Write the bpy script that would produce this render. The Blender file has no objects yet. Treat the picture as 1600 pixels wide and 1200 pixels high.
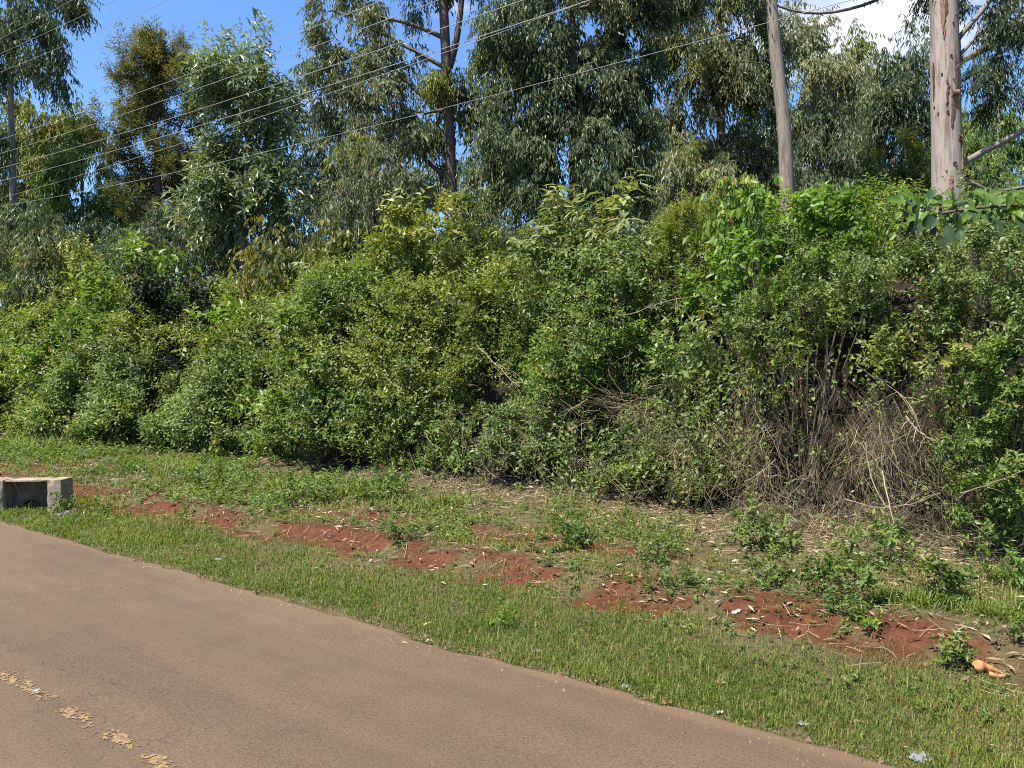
import bpy, math
import numpy as np
from mathutils import Vector

# ------------------------------------------------------------------ camera, sky, sun, exposure
sc = bpy.context.scene
COL = sc.collection
F = 1250.0            # focal length in pixels of the 1600 px wide photograph
CAM_H = 2.1
YAW = math.atan2(0.624, 0.781)
VX, VY = -math.sin(YAW), math.cos(YAW)       # view axis (x = along the road, y = across it)
RX, RY = math.cos(YAW), math.sin(YAW)        # picture right
HOR = 605.0

cam_d = bpy.data.cameras.new('camera')
cam = bpy.data.objects.new('camera', cam_d)
COL.objects.link(cam)
cam.location = (0, 0, CAM_H)
cam.rotation_euler = (math.radians(90), 0, YAW)
cam_d.sensor_width = 36.0
cam_d.lens = F * 36.0 / 1600.0
cam_d.shift_y = 5.0 / 1600.0
cam_d.clip_start = 0.05
cam_d.clip_end = 3000
sc.camera = cam

SUN_EL = 61.0
SUN_AZ = (-0.22, -0.976)
w = bpy.data.worlds.new('World')
sc.world = w
w.use_nodes = True

def N(nt, typ, **kw):
    n = nt.nodes.new(typ)
    for k, v in kw.items():
        if k.startswith('i_'):
            n.inputs[k[2:].replace('_', ' ')].default_value = v
        else:
            setattr(n, k, v)
    return n

def build_world():
    nt = w.node_tree
    nt.nodes.clear()
    L = nt.links.new
    out = N(nt, 'ShaderNodeOutputWorld')
    bg = N(nt, 'ShaderNodeBackground')
    bg.inputs['Strength'].default_value = 0.09
    sky = N(nt, 'ShaderNodeTexSky', sky_type='NISHITA', sun_disc=False)
    sky.sun_elevation = math.radians(SUN_EL)
    sky.sun_rotation = math.atan2(SUN_AZ[0], SUN_AZ[1])
    sky.altitude = 0
    sky.air_density = 1.0
    sky.dust_density = 0.1
    sky.ozone_density = 3.0
    geo = N(nt, 'ShaderNodeTexCoord')
    sep = N(nt, 'ShaderNodeSeparateXYZ')
    L(geo.outputs['Generated'], sep.inputs[0])
    zc = N(nt, 'ShaderNodeMath', operation='MAXIMUM')
    zc.inputs[1].default_value = 0.04
    L(sep.outputs['Z'], zc.inputs[0])
    dx = N(nt, 'ShaderNodeMath', operation='DIVIDE'); L(sep.outputs['X'], dx.inputs[0]); L(zc.outputs[0], dx.inputs[1])
    dy = N(nt, 'ShaderNodeMath', operation='DIVIDE'); L(sep.outputs['Y'], dy.inputs[0]); L(zc.outputs[0], dy.inputs[1])
    cmb = N(nt, 'ShaderNodeCombineXYZ'); L(dx.outputs[0], cmb.inputs['X']); L(dy.outputs[0], cmb.inputs['Y'])
    nz = N(nt, 'ShaderNodeTexNoise'); nz.inputs['Scale'].default_value = 0.95; nz.inputs['Detail'].default_value = 5.0
    nz.inputs['Roughness'].default_value = 0.55
    L(cmb.outputs[0], nz.inputs['Vector'])
    # one cumulus bank low over the right-hand trees
    dist = N(nt, 'ShaderNodeVectorMath', operation='DISTANCE')
    dist.inputs[1].default_value = (-0.57, 2.30, 0)
    L(cmb.outputs[0], dist.inputs[0])
    g = N(nt, 'ShaderNodeMapRange'); g.inputs['From Min'].default_value = 0.10; g.inputs['From Max'].default_value = 0.62
    g.inputs['To Min'].default_value = 0.38; g.inputs['To Max'].default_value = 0.0
    L(dist.outputs['Value'], g.inputs['Value'])
    dist2 = N(nt, 'ShaderNodeVectorMath', operation='DISTANCE'); dist2.inputs[1].default_value = (-1.40, 1.55, 0)
    L(cmb.outputs[0], dist2.inputs[0])
    g2 = N(nt, 'ShaderNodeMapRange'); g2.inputs['From Min'].default_value = 0.02; g2.inputs['From Max'].default_value = 0.30
    g2.inputs['To Min'].default_value = 0.24; g2.inputs['To Max'].default_value = 0.0
    L(dist2.outputs['Value'], g2.inputs['Value'])
    gm = N(nt, 'ShaderNodeMath', operation='MAXIMUM'); L(g.outputs[0], gm.inputs[0]); L(g2.outputs[0], gm.inputs[1])
    add = N(nt, 'ShaderNodeMath', operation='ADD'); L(nz.outputs['Fac'], add.inputs[0]); L(gm.outputs[0], add.inputs[1])
    mr = N(nt, 'ShaderNodeMapRange', interpolation_type='SMOOTHSTEP')
    mr.inputs['From Min'].default_value = 0.62; mr.inputs['From Max'].default_value = 0.80
    L(add.outputs[0], mr.inputs['Value'])
    mix = N(nt, 'ShaderNodeMix', data_type='RGBA')
    L(mr.outputs[0], mix.inputs[0])
    tint = N(nt, 'ShaderNodeMix', data_type='RGBA', blend_type='MULTIPLY')
    tint.inputs[0].default_value = 1.0
    tint.inputs[7].default_value = (0.76, 0.95, 1.18, 1)
    L(sky.outputs[0], tint.inputs[6])
    L(tint.outputs[2], mix.inputs[6])
    mix.inputs[7].default_value = (5.0, 5.2, 5.7, 1)
    L(mix.outputs[2], bg.inputs['Color'])
    L(bg.outputs[0], out.inputs[0])
build_world()

sun_d = bpy.data.lights.new('sun', 'SUN')
sun_d.energy = 5.0
sun_d.angle = math.radians(0.5)
sun_d.color = (1.0, 0.955, 0.88)
sun = bpy.data.objects.new('sun', sun_d)
COL.objects.link(sun)
ce = math.cos(math.radians(SUN_EL))
SUNV = Vector((SUN_AZ[0] * ce, SUN_AZ[1] * ce, math.sin(math.radians(SUN_EL))))
sun.rotation_euler = SUNV.to_track_quat('Z', 'Y').to_euler()
sun.location = (0, -20, 40)

sc.view_settings.view_transform = 'Standard'
sc.view_settings.look = 'None'
sc.view_settings.exposure = 1.3
sc.view_settings.gamma = 1.0
sc.view_settings.use_curve_mapping = False
sc.render.engine = 'CYCLES'
sc.cycles.max_bounces = 6
sc.cycles.diffuse_bounces = 3
sc.cycles.glossy_bounces = 2
sc.cycles.transmission_bounces = 4
sc.cycles.transparent_max_bounces = 6
sc.cycles.caustics_reflective = False
sc.cycles.caustics_refractive = False
sc.cycles.use_denoising = False
sc.cycles.pixel_filter_type = 'BLACKMAN_HARRIS'
sc.cycles.filter_width = 1.05
sc.cycles.use_adaptive_sampling = False

# ------------------------------------------------------------------ maths helpers
UP = np.array([0, 0, 1.0])

def ray(px, py):
    a = (px - 800.0) / F
    b = (HOR - py) / F
    return np.array([VX + a * RX, VY + a * RY, b])

def at_depth(px, py, d):
    return np.array([0, 0, CAM_H]) + ray(px, py) * d

def at_y(px, py, Y):
    r = ray(px, py)
    return np.array([0, 0, CAM_H]) + r * (Y / r[1])

def depth_at_y(px, Y):
    return Y / ray(px, HOR)[1]

def lattice(seed, n=64):
    return np.random.default_rng(seed).random((n, n))
_LAT = {}
def noise2(x, y, seed=0):
    if seed not in _LAT:
        _LAT[seed] = lattice(seed)
    T = _LAT[seed]
    x = np.asarray(x, float); y = np.asarray(y, float)
    xi = np.floor(x).astype(int); yi = np.floor(y).astype(int)
    fx = x - xi; fy = y - yi
    fx = fx * fx * (3 - 2 * fx); fy = fy * fy * (3 - 2 * fy)
    a = T[xi % 64, yi % 64]; b = T[(xi + 1) % 64, yi % 64]
    c = T[xi % 64, (yi + 1) % 64]; d = T[(xi + 1) % 64, (yi + 1) % 64]
    return (a * (1 - fx) + b * fx) * (1 - fy) + (c * (1 - fx) + d * fx) * fy

def fbm2(x, y, seed=0, octv=3):
    s = 0; amp = 0.5; tot = 0
    for k in range(octv):
        s = s + amp * noise2(np.asarray(x) * 2**k, np.asarray(y) * 2**k, seed + k)
        tot += amp; amp *= 0.5
    return s / tot

def sstep(a, b, x):
    t = np.clip((np.asarray(x, float) - a) / (b - a), 0, 1)
    return t * t * (3 - 2 * t)

def nrm(v):
    return v / np.maximum(np.linalg.norm(v, axis=-1, keepdims=True), 1e-9)

# ------------------------------------------------------------------ terrain shape
ROAD_EDGE = 4.80
def terrain_z(X, Y):
    X = np.asarray(X, float); Y = np.asarray(Y, float)
    toe = (fbm2(X * 0.35 + 5, X * 0 + 2.5, 11, 2) - 0.5) * 1.0
    hol = 1.25 * sstep(-6.6, -5.0, X) * sstep(-0.4, -1.7, X) + 0.5 * sstep(-11.5, -9, X) * sstep(-5, -6.5, X)
    for xc, wd in [(-21.3, 0.85), (-16.2, 0.5), (-12.9, 0.6)]:
        hol = hol + 1.2 * np.exp(-((X - xc) / wd) ** 2)
    Yk = Y - (toe + hol * sstep(13.5, 12.2, Y)) * sstep(8.9, 10.5, Y)
    z = np.interp(Yk, [-600, -6, -0.4, -0.3, 4.78, 4.95, 5.6, 6.78, 7.08, 8.2, 9.6, 10.8, 11.15, 11.8, 13.0, 16, 20, 60, 600],
                      [-0.3, -0.2, -0.1, -0.06, -0.06, -0.015, -0.05, -0.01, 0.13, 0.20, 0.32, 0.56, 1.5, 3.2, 3.9, 4.3, 4.5, 5.2, 6])
    z = z + (fbm2(X * 0.9, Y * 0.9, 21, 3) - 0.5) * 0.09 * sstep(5.0, 6.5, Y)
    z = z + (fbm2(X * 4, Y * 4, 25, 2) - 0.5) * 0.05 * sstep(6.2, 6.8, Y)
    z = z + (fbm2(X * 0.5, Y * 0.7, 31, 2) - 0.5) * 0.8 * sstep(10.8, 12.5, Y)
    return z

def ground_z(X, Y):
    """height of the ground mesh itself (bilinear between its vertices)"""
    X = np.asarray(X, float); Y = np.asarray(Y, float)
    i = np.clip(np.searchsorted(xs, X) - 1, 0, len(xs) - 2); j = np.clip(np.searchsorted(ys, Y) - 1, 0, len(ys) - 2)
    u = (X - xs[i]) / (xs[i + 1] - xs[i]); v = (Y - ys[j]) / (ys[j + 1] - ys[j])
    return (GZ[i, j] * (1 - u) + GZ[i + 1, j] * u) * (1 - v) + (GZ[i, j + 1] * (1 - u) + GZ[i + 1, j + 1] * u) * v

def tz(x, y):
    return float(ground_z(np.array([x]), np.array([y]))[0])

def ground_at(px, py):
    r = ray(px, py)
    t = 2.0
    while t < 80:
        p = np.array([0, 0, CAM_H]) + r * t
        if p[2] <= tz(p[0], p[1]):
            break
        t += 0.05
    p[2] = tz(p[0], p[1])
    return p

def dryfoot(X, Y):
    """dry, leaf-strewn strip at the foot of the hedge, widest under the earth hollow"""
    X = np.asarray(X, float); Y = np.asarray(Y, float)
    w_ = (fbm2(X * 0.9, Y * 0.9, 53, 2) - 0.5) * 1.0
    a = sstep(-15, -11.5, X) * sstep(9.5, 10.0, Y + w_)
    b = sstep(-5.6, -4.4, X) * sstep(-0.8, -1.6, X) * sstep(8.7, 9.3, Y + w_)
    return np.maximum(a, b)

def bare_mask(X, Y):
    """1 where the red soil lies open"""
    X = np.asarray(X, float); Y = np.asarray(Y, float)
    wob = (fbm2(X * 0.5, X * 0 + 7.3, 41, 2) - 0.5) * 0.5
    band = np.exp(-((Y - 6.98 - wob) / 0.40) ** 2) * sstep(0.24, 0.46, fbm2(X * 0.55 + 3, Y * 0.9, 44, 3))
    band2 = 0.75 * np.exp(-((Y - 8.0 - wob) / 0.3) ** 2) * sstep(0.48, 0.6, fbm2(X * 0.6 + 13, Y * 0.9, 48, 2))
    near = np.exp(-((Y - 6.85 - 0.1 * (X + 3)) / 0.33) ** 2) * np.exp(-((X + 3.0) / 1.7) ** 2)
    corner = np.exp(-((Y - 6.7) / 0.4) ** 2) * np.exp(-((X - 0.2) / 0.9) ** 2)
    left = np.exp(-((Y - 8.1) / 0.55) ** 2) * np.exp(-((X + 20.8) / 2.2) ** 2) * 1.7
    left2 = np.exp(-((Y - 6.7) / 0.4) ** 2) * np.exp(-((X + 13.0) / 1.5) ** 2)
    m = np.maximum.reduce([band * 0.9, band2, near * 1.15, corner, left, left2])
    m = m * (0.15 + 1.6 * sstep(0.34, 0.66, fbm2(X * 1.9, Y * 2.6, 47, 3)))
    return np.clip(m, 0, 1)

# ------------------------------------------------------------------ mesh building
class MB:
    def __init__(s):
        s.V = []; s.F = []; s.T = []; s.M = []; s.n = 0
    def add(s, V, Fc, tone=0.5, mat=0):
        V = np.asarray(V, float).reshape(-1, 3)
        Fc = np.asarray(Fc, int)
        s.V.append(V); s.F.append(Fc + s.n); s.n += len(V)
        s.T.append(np.broadcast_to(np.asarray(tone, float), (len(Fc),)).copy())
        s.M.append(np.full(len(Fc), mat, np.int32))
    def tube(s, pts, rad, seg=6, tone=0.5, mat=0, cap=True, wob=None):
        pts = np.asarray(pts, float); n = len(pts)
        rad = np.broadcast_to(np.asarray(rad, float), (n,))
        tan = np.gradient(pts, axis=0); tan = nrm(tan)
        ref = np.array([0.31, 0.17, 0.93]) if abs(tan[0, 2]) < 0.85 else np.array([0.93, 0.2, 0.1])
        A = nrm(np.cross(tan, ref)); B = np.cross(tan, A)
        ang = np.linspace(0, 2 * math.pi, seg, endpoint=False)
        R = rad[:, None]
        if wob is not None:
            R = R * wob
        ring = pts[:, None, :] + (A[:, None, :] * np.cos(ang)[None, :, None] + B[:, None, :] * np.sin(ang)[None, :, None]) * R[..., None] if wob is not None else \
               pts[:, None, :] + (A[:, None, :] * np.cos(ang)[None, :, None] + B[:, None, :] * np.sin(ang)[None, :, None]) * R[:, :, None]
        V = ring.reshape(-1, 3)
        i = np.arange(n - 1)[:, None] * seg; j = np.arange(seg)[None, :]; k = (np.arange(seg)[None, :] + 1) % seg
        Fq = np.stack([i + j, i + k, i + seg + k, i + seg + j], -1).reshape(-1, 4)
        s.add(V, Fq, tone, mat)
        if cap:
            tip = np.vstack([ring[-1], pts[-1:] + tan[-1:] * rad[-1] * 0.4])
            s.add(tip, [[q, (q + 1) % seg, seg] for q in range(seg)], tone, mat)
    def build(s, name, mats, parent=None, smooth=False, tone=True, loc=None):
        V = np.vstack(s.V)
        if loc is not None:
            V = V - np.asarray(loc)
        me = bpy.data.meshes.new(name)
        me.vertices.add(len(V)); me.vertices.foreach_set('co', V.astype(np.float32).ravel())
        li = np.concatenate([f.ravel() for f in s.F])
        lt = np.concatenate([np.full(len(f), f.shape[1]) for f in s.F])
        me.loops.add(len(li)); me.loops.foreach_set('vertex_index', li.astype(np.int32))
        me.polygons.add(len(lt))
        ls = np.concatenate([[0], np.cumsum(lt)[:-1]])
        me.polygons.foreach_set('loop_start', ls.astype(np.int32))
        me.polygons.foreach_set('material_index', np.concatenate(s.M))
        if smooth:
            me.polygons.foreach_set('use_smooth', np.ones(len(lt), bool))
        else:
            me.polygons.foreach_set('use_smooth', np.zeros(len(lt), bool))
        me.update(calc_edges=True)
        if tone:
            at = me.attributes.new('tone', 'FLOAT', 'FACE')
            at.data.foreach_set('value', np.concatenate(s.T).astype(np.float32))
        for m in (mats if isinstance(mats, (list, tuple)) else [mats]):
            me.materials.append(m)
        o = bpy.data.objects.new(name, me)
        COL.objects.link(o)
        if loc is not None and parent is None:
            o.location = loc
        if parent is not None:
            o.parent = parent
        return o

def tag(o, label=None, cat=None, group=None, kind=None):
    if label: o['label'] = label
    if cat: o['category'] = cat
    if group: o['group'] = group
    if kind: o['kind'] = kind
    return o

def thing(name, loc, label, cat, group=None):
    o = bpy.data.objects.new(name, None)
    COL.objects.link(o)
    o.location = loc
    o.empty_display_size = 0.2
    return tag(o, label, cat, group)

# ------------------------------------------------------------------ materials
def leaf_mat(name, c0, c1, c2, rough=0.45, spec=0.4, trans=0.3, tcol=None, dead=True):
    m = bpy.data.materials.new(name); m.use_nodes = True
    nt = m.node_tree; nt.nodes.clear(); L = nt.links.new
    out = N(nt, 'ShaderNodeOutputMaterial')
    at = N(nt, 'ShaderNodeAttribute', attribute_name='tone')
    cr = N(nt, 'ShaderNodeValToRGB')
    e = cr.color_ramp.elements
    e[0].position = 0.1; e[0].color = (*c0, 1)
    e[1].position = 0.88; e[1].color = (*c2, 1)
    k = e.new(0.5); k.color = (*c1, 1)
    if dead:
        k = e.new(0.96); k.color = (0.24, 0.135, 0.05, 1)
    L(at.outputs['Fac'], cr.inputs[0])
    p = N(nt, 'ShaderNodeBsdfPrincipled')
    p.inputs['Roughness'].default_value = rough
    p.inputs['Specular IOR Level'].default_value = spec
    L(cr.outputs[0], p.inputs['Base Color'])
    t = N(nt, 'ShaderNodeBsdfTranslucent')
    hs = N(nt, 'ShaderNodeMix', data_type='RGBA', blend_type='MULTIPLY'); hs.inputs[0].default_value = 1
    L(cr.outputs[0], hs.inputs[6])
    hs.inputs[7].default_value = (*(tcol or (1.5, 1.55, 0.65)), 1)
    L(hs.outputs[2], t.inputs['Color'])
    mx = N(nt, 'ShaderNodeMixShader'); mx.inputs[0].default_value = trans
    L(p.outputs[0], mx.inputs[1]); L(t.outputs[0], mx.inputs[2])
    L(mx.outputs[0], out.inputs[0])
    return m

def ramp(nt, stops):
    cr = N(nt, 'ShaderNodeValToRGB')
    e = cr.color_ramp.elements
    e[0].position, e[0].color = stops[0][0], (*stops[0][1], 1)
    e[1].position, e[1].color = stops[-1][0], (*stops[-1][1], 1)
    for p, c in stops[1:-1]:
        q = e.new(p); q.color = (*c, 1)
    return cr

def noise_node(nt, vec, scale, detail=4, rough=0.55, scl=None):
    n = N(nt, 'ShaderNodeTexNoise')
    n.inputs['Scale'].default_value = scale
    n.inputs['Detail'].default_value = detail
    n.inputs['Roughness'].default_value = rough
    if scl:
        mp = N(nt, 'ShaderNodeMapping'); mp.inputs['Scale'].default_value = scl
        nt.links.new(vec, mp.inputs['Vector']); vec = mp.outputs[0]
    nt.links.new(vec, n.inputs['Vector'])
    return n

def rough_mat(name, stops, scale=6, scl=None, bump=0.3, bscale=None, rough=0.85, spec=0.25, dist=0.01):
    m = bpy.data.materials.new(name); m.use_nodes = True
    nt = m.node_tree; L = nt.links.new
    p = nt.nodes['Principled BSDF']
    p.inputs['Roughness'].default_value = rough
    p.inputs['Specular IOR Level'].default_value = spec
    tc = N(nt, 'ShaderNodeTexCoord')
    n = noise_node(nt, tc.outputs['Object'], scale, 6, 0.6, scl)
    cr = ramp(nt, stops)
    L(n.outputs['Fac'], cr.inputs[0]); L(cr.outputs[0], p.inputs['Base Color'])
    n2 = noise_node(nt, tc.outputs['Object'], bscale or scale * 4, 4, 0.6, scl)
    b = N(nt, 'ShaderNodeBump'); b.inputs['Strength'].default_value = bump; b.inputs['Distance'].default_value = dist
    L(n2.outputs['Fac'], b.inputs['Height']); L(b.outputs[0], p.inputs['Normal'])
    return m

def bark_mat(name, pale, mid, dark, streak=2.0, patch=0.5):
    """smooth gum bark: long vertical streaks, peeled patches, dark scars"""
    m = bpy.data.materials.new(name); m.use_nodes = True
    nt = m.node_tree; L = nt.links.new
    p = nt.nodes['Principled BSDF']
    p.inputs['Roughness'].default_value = 0.75
    p.inputs['Specular IOR Level'].default_value = 0.2
    tc = N(nt, 'ShaderNodeTexCoord')
    a = noise_node(nt, tc.outputs['Object'], streak, 8, 0.68, (3.4, 3.4, 0.30))
    c = ramp(nt, [(0.38, mid), (0.45, pale), (0.52, tuple(x * 1.08 for x in pale)), (0.57, tuple(x * 0.68 + 0.015 for x in pale)), (0.66, mid)])
    L(a.outputs['Fac'], c.inputs[0])
    b = noise_node(nt, tc.outputs['Object'], streak * 2.2, 5, 0.65, (3.2, 3.2, 0.22))
    mr = N(nt, 'ShaderNodeMapRange', interpolation_type='SMOOTHSTEP')
    mr.inputs['From Min'].default_value = 0.60; mr.inputs['From Max'].default_value = 0.68
    L(b.outputs['Fac'], mr.inputs['Value'])
    mx = N(nt, 'ShaderNodeMix', data_type='RGBA'); L(mr.outputs[0], mx.inputs[0]); L(c.outputs[0], mx.inputs[6])
    mx.inputs[7].default_value = (*dark, 1)
    fine = noise_node(nt, tc.outputs['Object'], 26, 4, 0.7, (1, 1, 0.25))
    mu = N(nt, 'ShaderNodeMix', data_type='RGBA', blend_type='MULTIPLY'); mu.inputs[0].default_value = 0.32
    fr = ramp(nt, [(0.3, (0.6, 0.58, 0.55)), (0.6, (1.05, 1.05, 1.05))])
    L(fine.outputs['Fac'], fr.inputs[0]); L(mx.outputs[2], mu.inputs[6]); L(fr.outputs[0], mu.inputs[7])
    L(mu.outputs[2], p.inputs['Base Color'])
    bp = N(nt, 'ShaderNodeBump'); bp.inputs['Strength'].default_value = 0.5; bp.inputs['Distance'].default_value = 0.02
    L(b.outputs['Fac'], bp.inputs['Height']); L(bp.outputs[0], p.inputs['Normal'])
    return m

def flat_mat(name, col, rough=0.7, spec=0.3, metal=0.0):
    m = bpy.data.materials.new(name); m.use_nodes = True
    p = m.node_tree.nodes['Principled BSDF']
    p.inputs['Base Color'].default_value = (*col, 1)
    p.inputs['Roughness'].default_value = rough
    p.inputs['Specular IOR Level'].default_value = spec
    p.inputs['Metallic'].default_value = metal
    return m

M = {}
M['euc_dark'] = leaf_mat('eucalyptus_leaf_dark', (0.042, 0.063, 0.025), (0.076, 0.108, 0.040), (0.165, 0.195, 0.080), 0.46, 0.40, 0.35)
M['euc_grey'] = leaf_mat('eucalyptus_leaf_grey', (0.070, 0.086, 0.037), (0.125, 0.147, 0.060), (0.235, 0.245, 0.108), 0.46, 0.42, 0.35)
M['euc_silver'] = leaf_mat('eucalyptus_leaf_silver', (0.050, 0.080, 0.030), (0.100, 0.142, 0.056), (0.235, 0.275, 0.145), 0.38, 0.55, 0.28)
M['euc_yellow'] = leaf_mat('eucalyptus_leaf_yellow', (0.070, 0.100, 0.018), (0.130, 0.160, 0.026), (0.25, 0.24, 0.042), 0.46, 0.4, 0.38)
M['grevillea'] = leaf_mat('silky_oak_leaf', (0.062, 0.070, 0.022), (0.112, 0.116, 0.034), (0.20, 0.165, 0.045), 0.55, 0.3, 0.32)
M['feather'] = leaf_mat('feathery_leaf', (0.040, 0.060, 0.014), (0.074, 0.104, 0.022), (0.120, 0.145, 0.032), 0.55, 0.3, 0.35)
M['olive'] = leaf_mat('olive_leaf', (0.060, 0.082, 0.014), (0.124, 0.160, 0.026), (0.24, 0.262, 0.056), 0.46, 0.35, 0.35)
M['green'] = leaf_mat('green_leaf', (0.046, 0.082, 0.014), (0.094, 0.156, 0.026), (0.19, 0.252, 0.050), 0.46, 0.35, 0.35)
M['bright'] = leaf_mat('bright_leaf', (0.056, 0.112, 0.012), (0.104, 0.186, 0.020), (0.195, 0.280, 0.038), 0.46, 0.35, 0.4)
M['pale'] = leaf_mat('pale_leaf', (0.090, 0.116, 0.036), (0.17, 0.200, 0.064), (0.28, 0.305, 0.115), 0.55, 0.3, 0.3)
M['dark'] = leaf_mat('dark_gloss_shade_leaf', (0.006, 0.011, 0.005), (0.011, 0.020, 0.008), (0.026, 0.040, 0.016), 0.5, 0.2, 0.1)  # dark glossy leaf with deep shade put into its colour
M['blue'] = leaf_mat('mid_green_leaf', (0.054, 0.084, 0.020), (0.108, 0.158, 0.038), (0.205, 0.25, 0.070), 0.46, 0.35, 0.32)
M['privet'] = leaf_mat('bronze_green_leaf', (0.058, 0.076, 0.012), (0.105, 0.122, 0.018), (0.22, 0.19, 0.034), 0.42, 0.4, 0.35)
M['big'] = leaf_mat('large_leathery_leaf', (0.018, 0.040, 0.012), (0.034, 0.066, 0.020), (0.075, 0.110, 0.040), 0.45, 0.35, 0.2)
M['grass'] = leaf_mat('grass_blade', (0.066, 0.108, 0.014), (0.130, 0.180, 0.028), (0.32, 0.29, 0.11), 0.55, 0.3, 0.4)
M['weed'] = leaf_mat('weed_leaf', (0.046, 0.076, 0.014), (0.088, 0.134, 0.024), (0.165, 0.21, 0.044), 0.5, 0.3, 0.32)
M['litter'] = leaf_mat('dry_leaf', (0.15, 0.085, 0.045), (0.31, 0.215, 0.13), (0.52, 0.42, 0.29), 0.7, 0.25, 0.12, (1.1, 0.9, 0.6), dead=False)
M['straw'] = leaf_mat('dry_stem', (0.10, 0.072, 0.045), (0.24, 0.18, 0.11), (0.44, 0.36, 0.22), 0.7, 0.2, 0.05, (1.1, 0.9, 0.6), dead=False)
M['root'] = leaf_mat('dry_root', (0.065, 0.046, 0.027), (0.18, 0.135, 0.078), (0.42, 0.33, 0.195), 0.8, 0.15, 0.03, (1, 1, 1), dead=False)
M['clod'] = rough_mat('red_clod', [(0.3, (0.045, 0.015, 0.008)), (0.6, (0.095, 0.033, 0.017))], 9, None, 0.6)
M['bark_pale'] = bark_mat('gum_bark_pale', (0.28, 0.222, 0.185), (0.155, 0.108, 0.082), (0.085, 0.045, 0.028))
M['bark_grey'] = bark_mat('gum_bark_grey', (0.215, 0.175, 0.135), (0.115, 0.085, 0.062), (0.055, 0.038, 0.027))
M['bark_dark'] = bark_mat('gum_bark_dark', (0.12, 0.085, 0.062), (0.085, 0.058, 0.042), (0.035, 0.025, 0.02))
M['branch_grey'] = bark_mat('branch_bark', (0.19, 0.165, 0.13), (0.14, 0.118, 0.095), (0.08, 0.064, 0.05), 3.0)
M['stem'] = rough_mat('shrub_stem', [(0.3, (0.06, 0.045, 0.03)), (0.7, (0.15, 0.115, 0.075))], 12)
M['wire'] = flat_mat('aluminium_wire', (0.30, 0.29, 0.27), 0.6, 0.5, 0.3)
M['peel'] = rough_mat('peeled_bark', [(0.3, (0.12, 0.065, 0.036)), (0.7, (0.24, 0.15, 0.085))], 14)
M['knot'] = rough_mat('bark_scar', [(0.3, (0.035, 0.022, 0.015)), (0.7, (0.12, 0.06, 0.035))], 20)

# ------------------------------------------------------------------ ground and road
def ground_mat():
    m = bpy.data.materials.new('verge_soil'); m.use_nodes = True
    nt = m.node_tree; L = nt.links.new
    p = nt.nodes['Principled BSDF']; p.inputs['Roughness'].default_value = 0.95; p.inputs['Specular IOR Level'].default_value = 0.12
    tc = N(nt, 'ShaderNodeTexCoord'); V = tc.outputs['Object']
    bare = N(nt, 'ShaderNodeAttribute', attribute_name='bare')
    n1 = noise_node(nt, V, 3.2, 8, 0.75)
    red = ramp(nt, [(0.25, (0.036, 0.014, 0.007)), (0.5, (0.080, 0.030, 0.013)), (0.75, (0.130, 0.056, 0.028))])
    nr = noise_node(nt, V, 7, 7, 0.7); L(nr.outputs['Fac'], red.inputs[0])
    mould = ramp(nt, [(0.3, (0.050, 0.040, 0.018)), (0.5, (0.082, 0.064, 0.028)), (0.7, (0.125, 0.088, 0.043))])
    nm = noise_node(nt, V, 14, 6, 0.7); L(nm.outputs['Fac'], mould.inputs[0])
    add = N(nt, 'ShaderNodeMath', operation='MULTIPLY_ADD'); add.inputs[1].default_value = 1.0
    L(n1.outputs['Fac'], add.inputs[0]); L(bare.outputs['Fac'], add.inputs[2])
    mr = N(nt, 'ShaderNodeMapRange', interpolation_type='SMOOTHSTEP')
    mr.inputs['From Min'].default_value = 0.62; mr.inputs['From Max'].default_value = 1.25
    L(add.outputs[0], mr.inputs['Value'])
    mx = N(nt, 'ShaderNodeMix', data_type='RGBA'); L(mr.outputs[0], mx.inputs[0]); L(mould.outputs[0], mx.inputs[6]); L(red.outputs[0], mx.inputs[7])
    # brown bank earth, darkened: shade of hollows and hedge gaps is in the colour
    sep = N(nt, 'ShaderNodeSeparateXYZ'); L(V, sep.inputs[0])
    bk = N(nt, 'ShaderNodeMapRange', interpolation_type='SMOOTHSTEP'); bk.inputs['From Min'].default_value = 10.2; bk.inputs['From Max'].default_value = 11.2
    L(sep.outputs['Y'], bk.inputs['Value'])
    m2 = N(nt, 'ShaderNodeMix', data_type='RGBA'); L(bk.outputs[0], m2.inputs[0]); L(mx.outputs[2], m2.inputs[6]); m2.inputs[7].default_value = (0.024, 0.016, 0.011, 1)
    L(m2.outputs[2], p.inputs['Base Color'])
    nb = noise_node(nt, V, 26, 6, 0.7)
    b = N(nt, 'ShaderNodeBump'); b.inputs['Strength'].default_value = 0.8; b.inputs['Distance'].default_value = 0.03
    L(nb.outputs['Fac'], b.inputs['Height']); L(b.outputs[0], p.inputs['Normal'])
    return m

def grid_mesh(name, xs, ys, zf, mat):
    X, Y = np.meshgrid(xs, ys, indexing='ij')
    Z = zf(X, Y)
    V = np.stack([X, Y, Z], -1).reshape(-1, 3)
    nx, ny = len(xs), len(ys)
    i = np.arange(nx - 1)[:, None] * ny; j = np.arange(ny - 1)[None, :]
    Fq = np.stack([i + j, i + ny + j, i + ny + j + 1, i + j + 1], -1).reshape(-1, 4)
    mb = MB(); mb.add(V, Fq)
    return mb.build(name, mat, smooth=True, tone=False), X, Y

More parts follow.
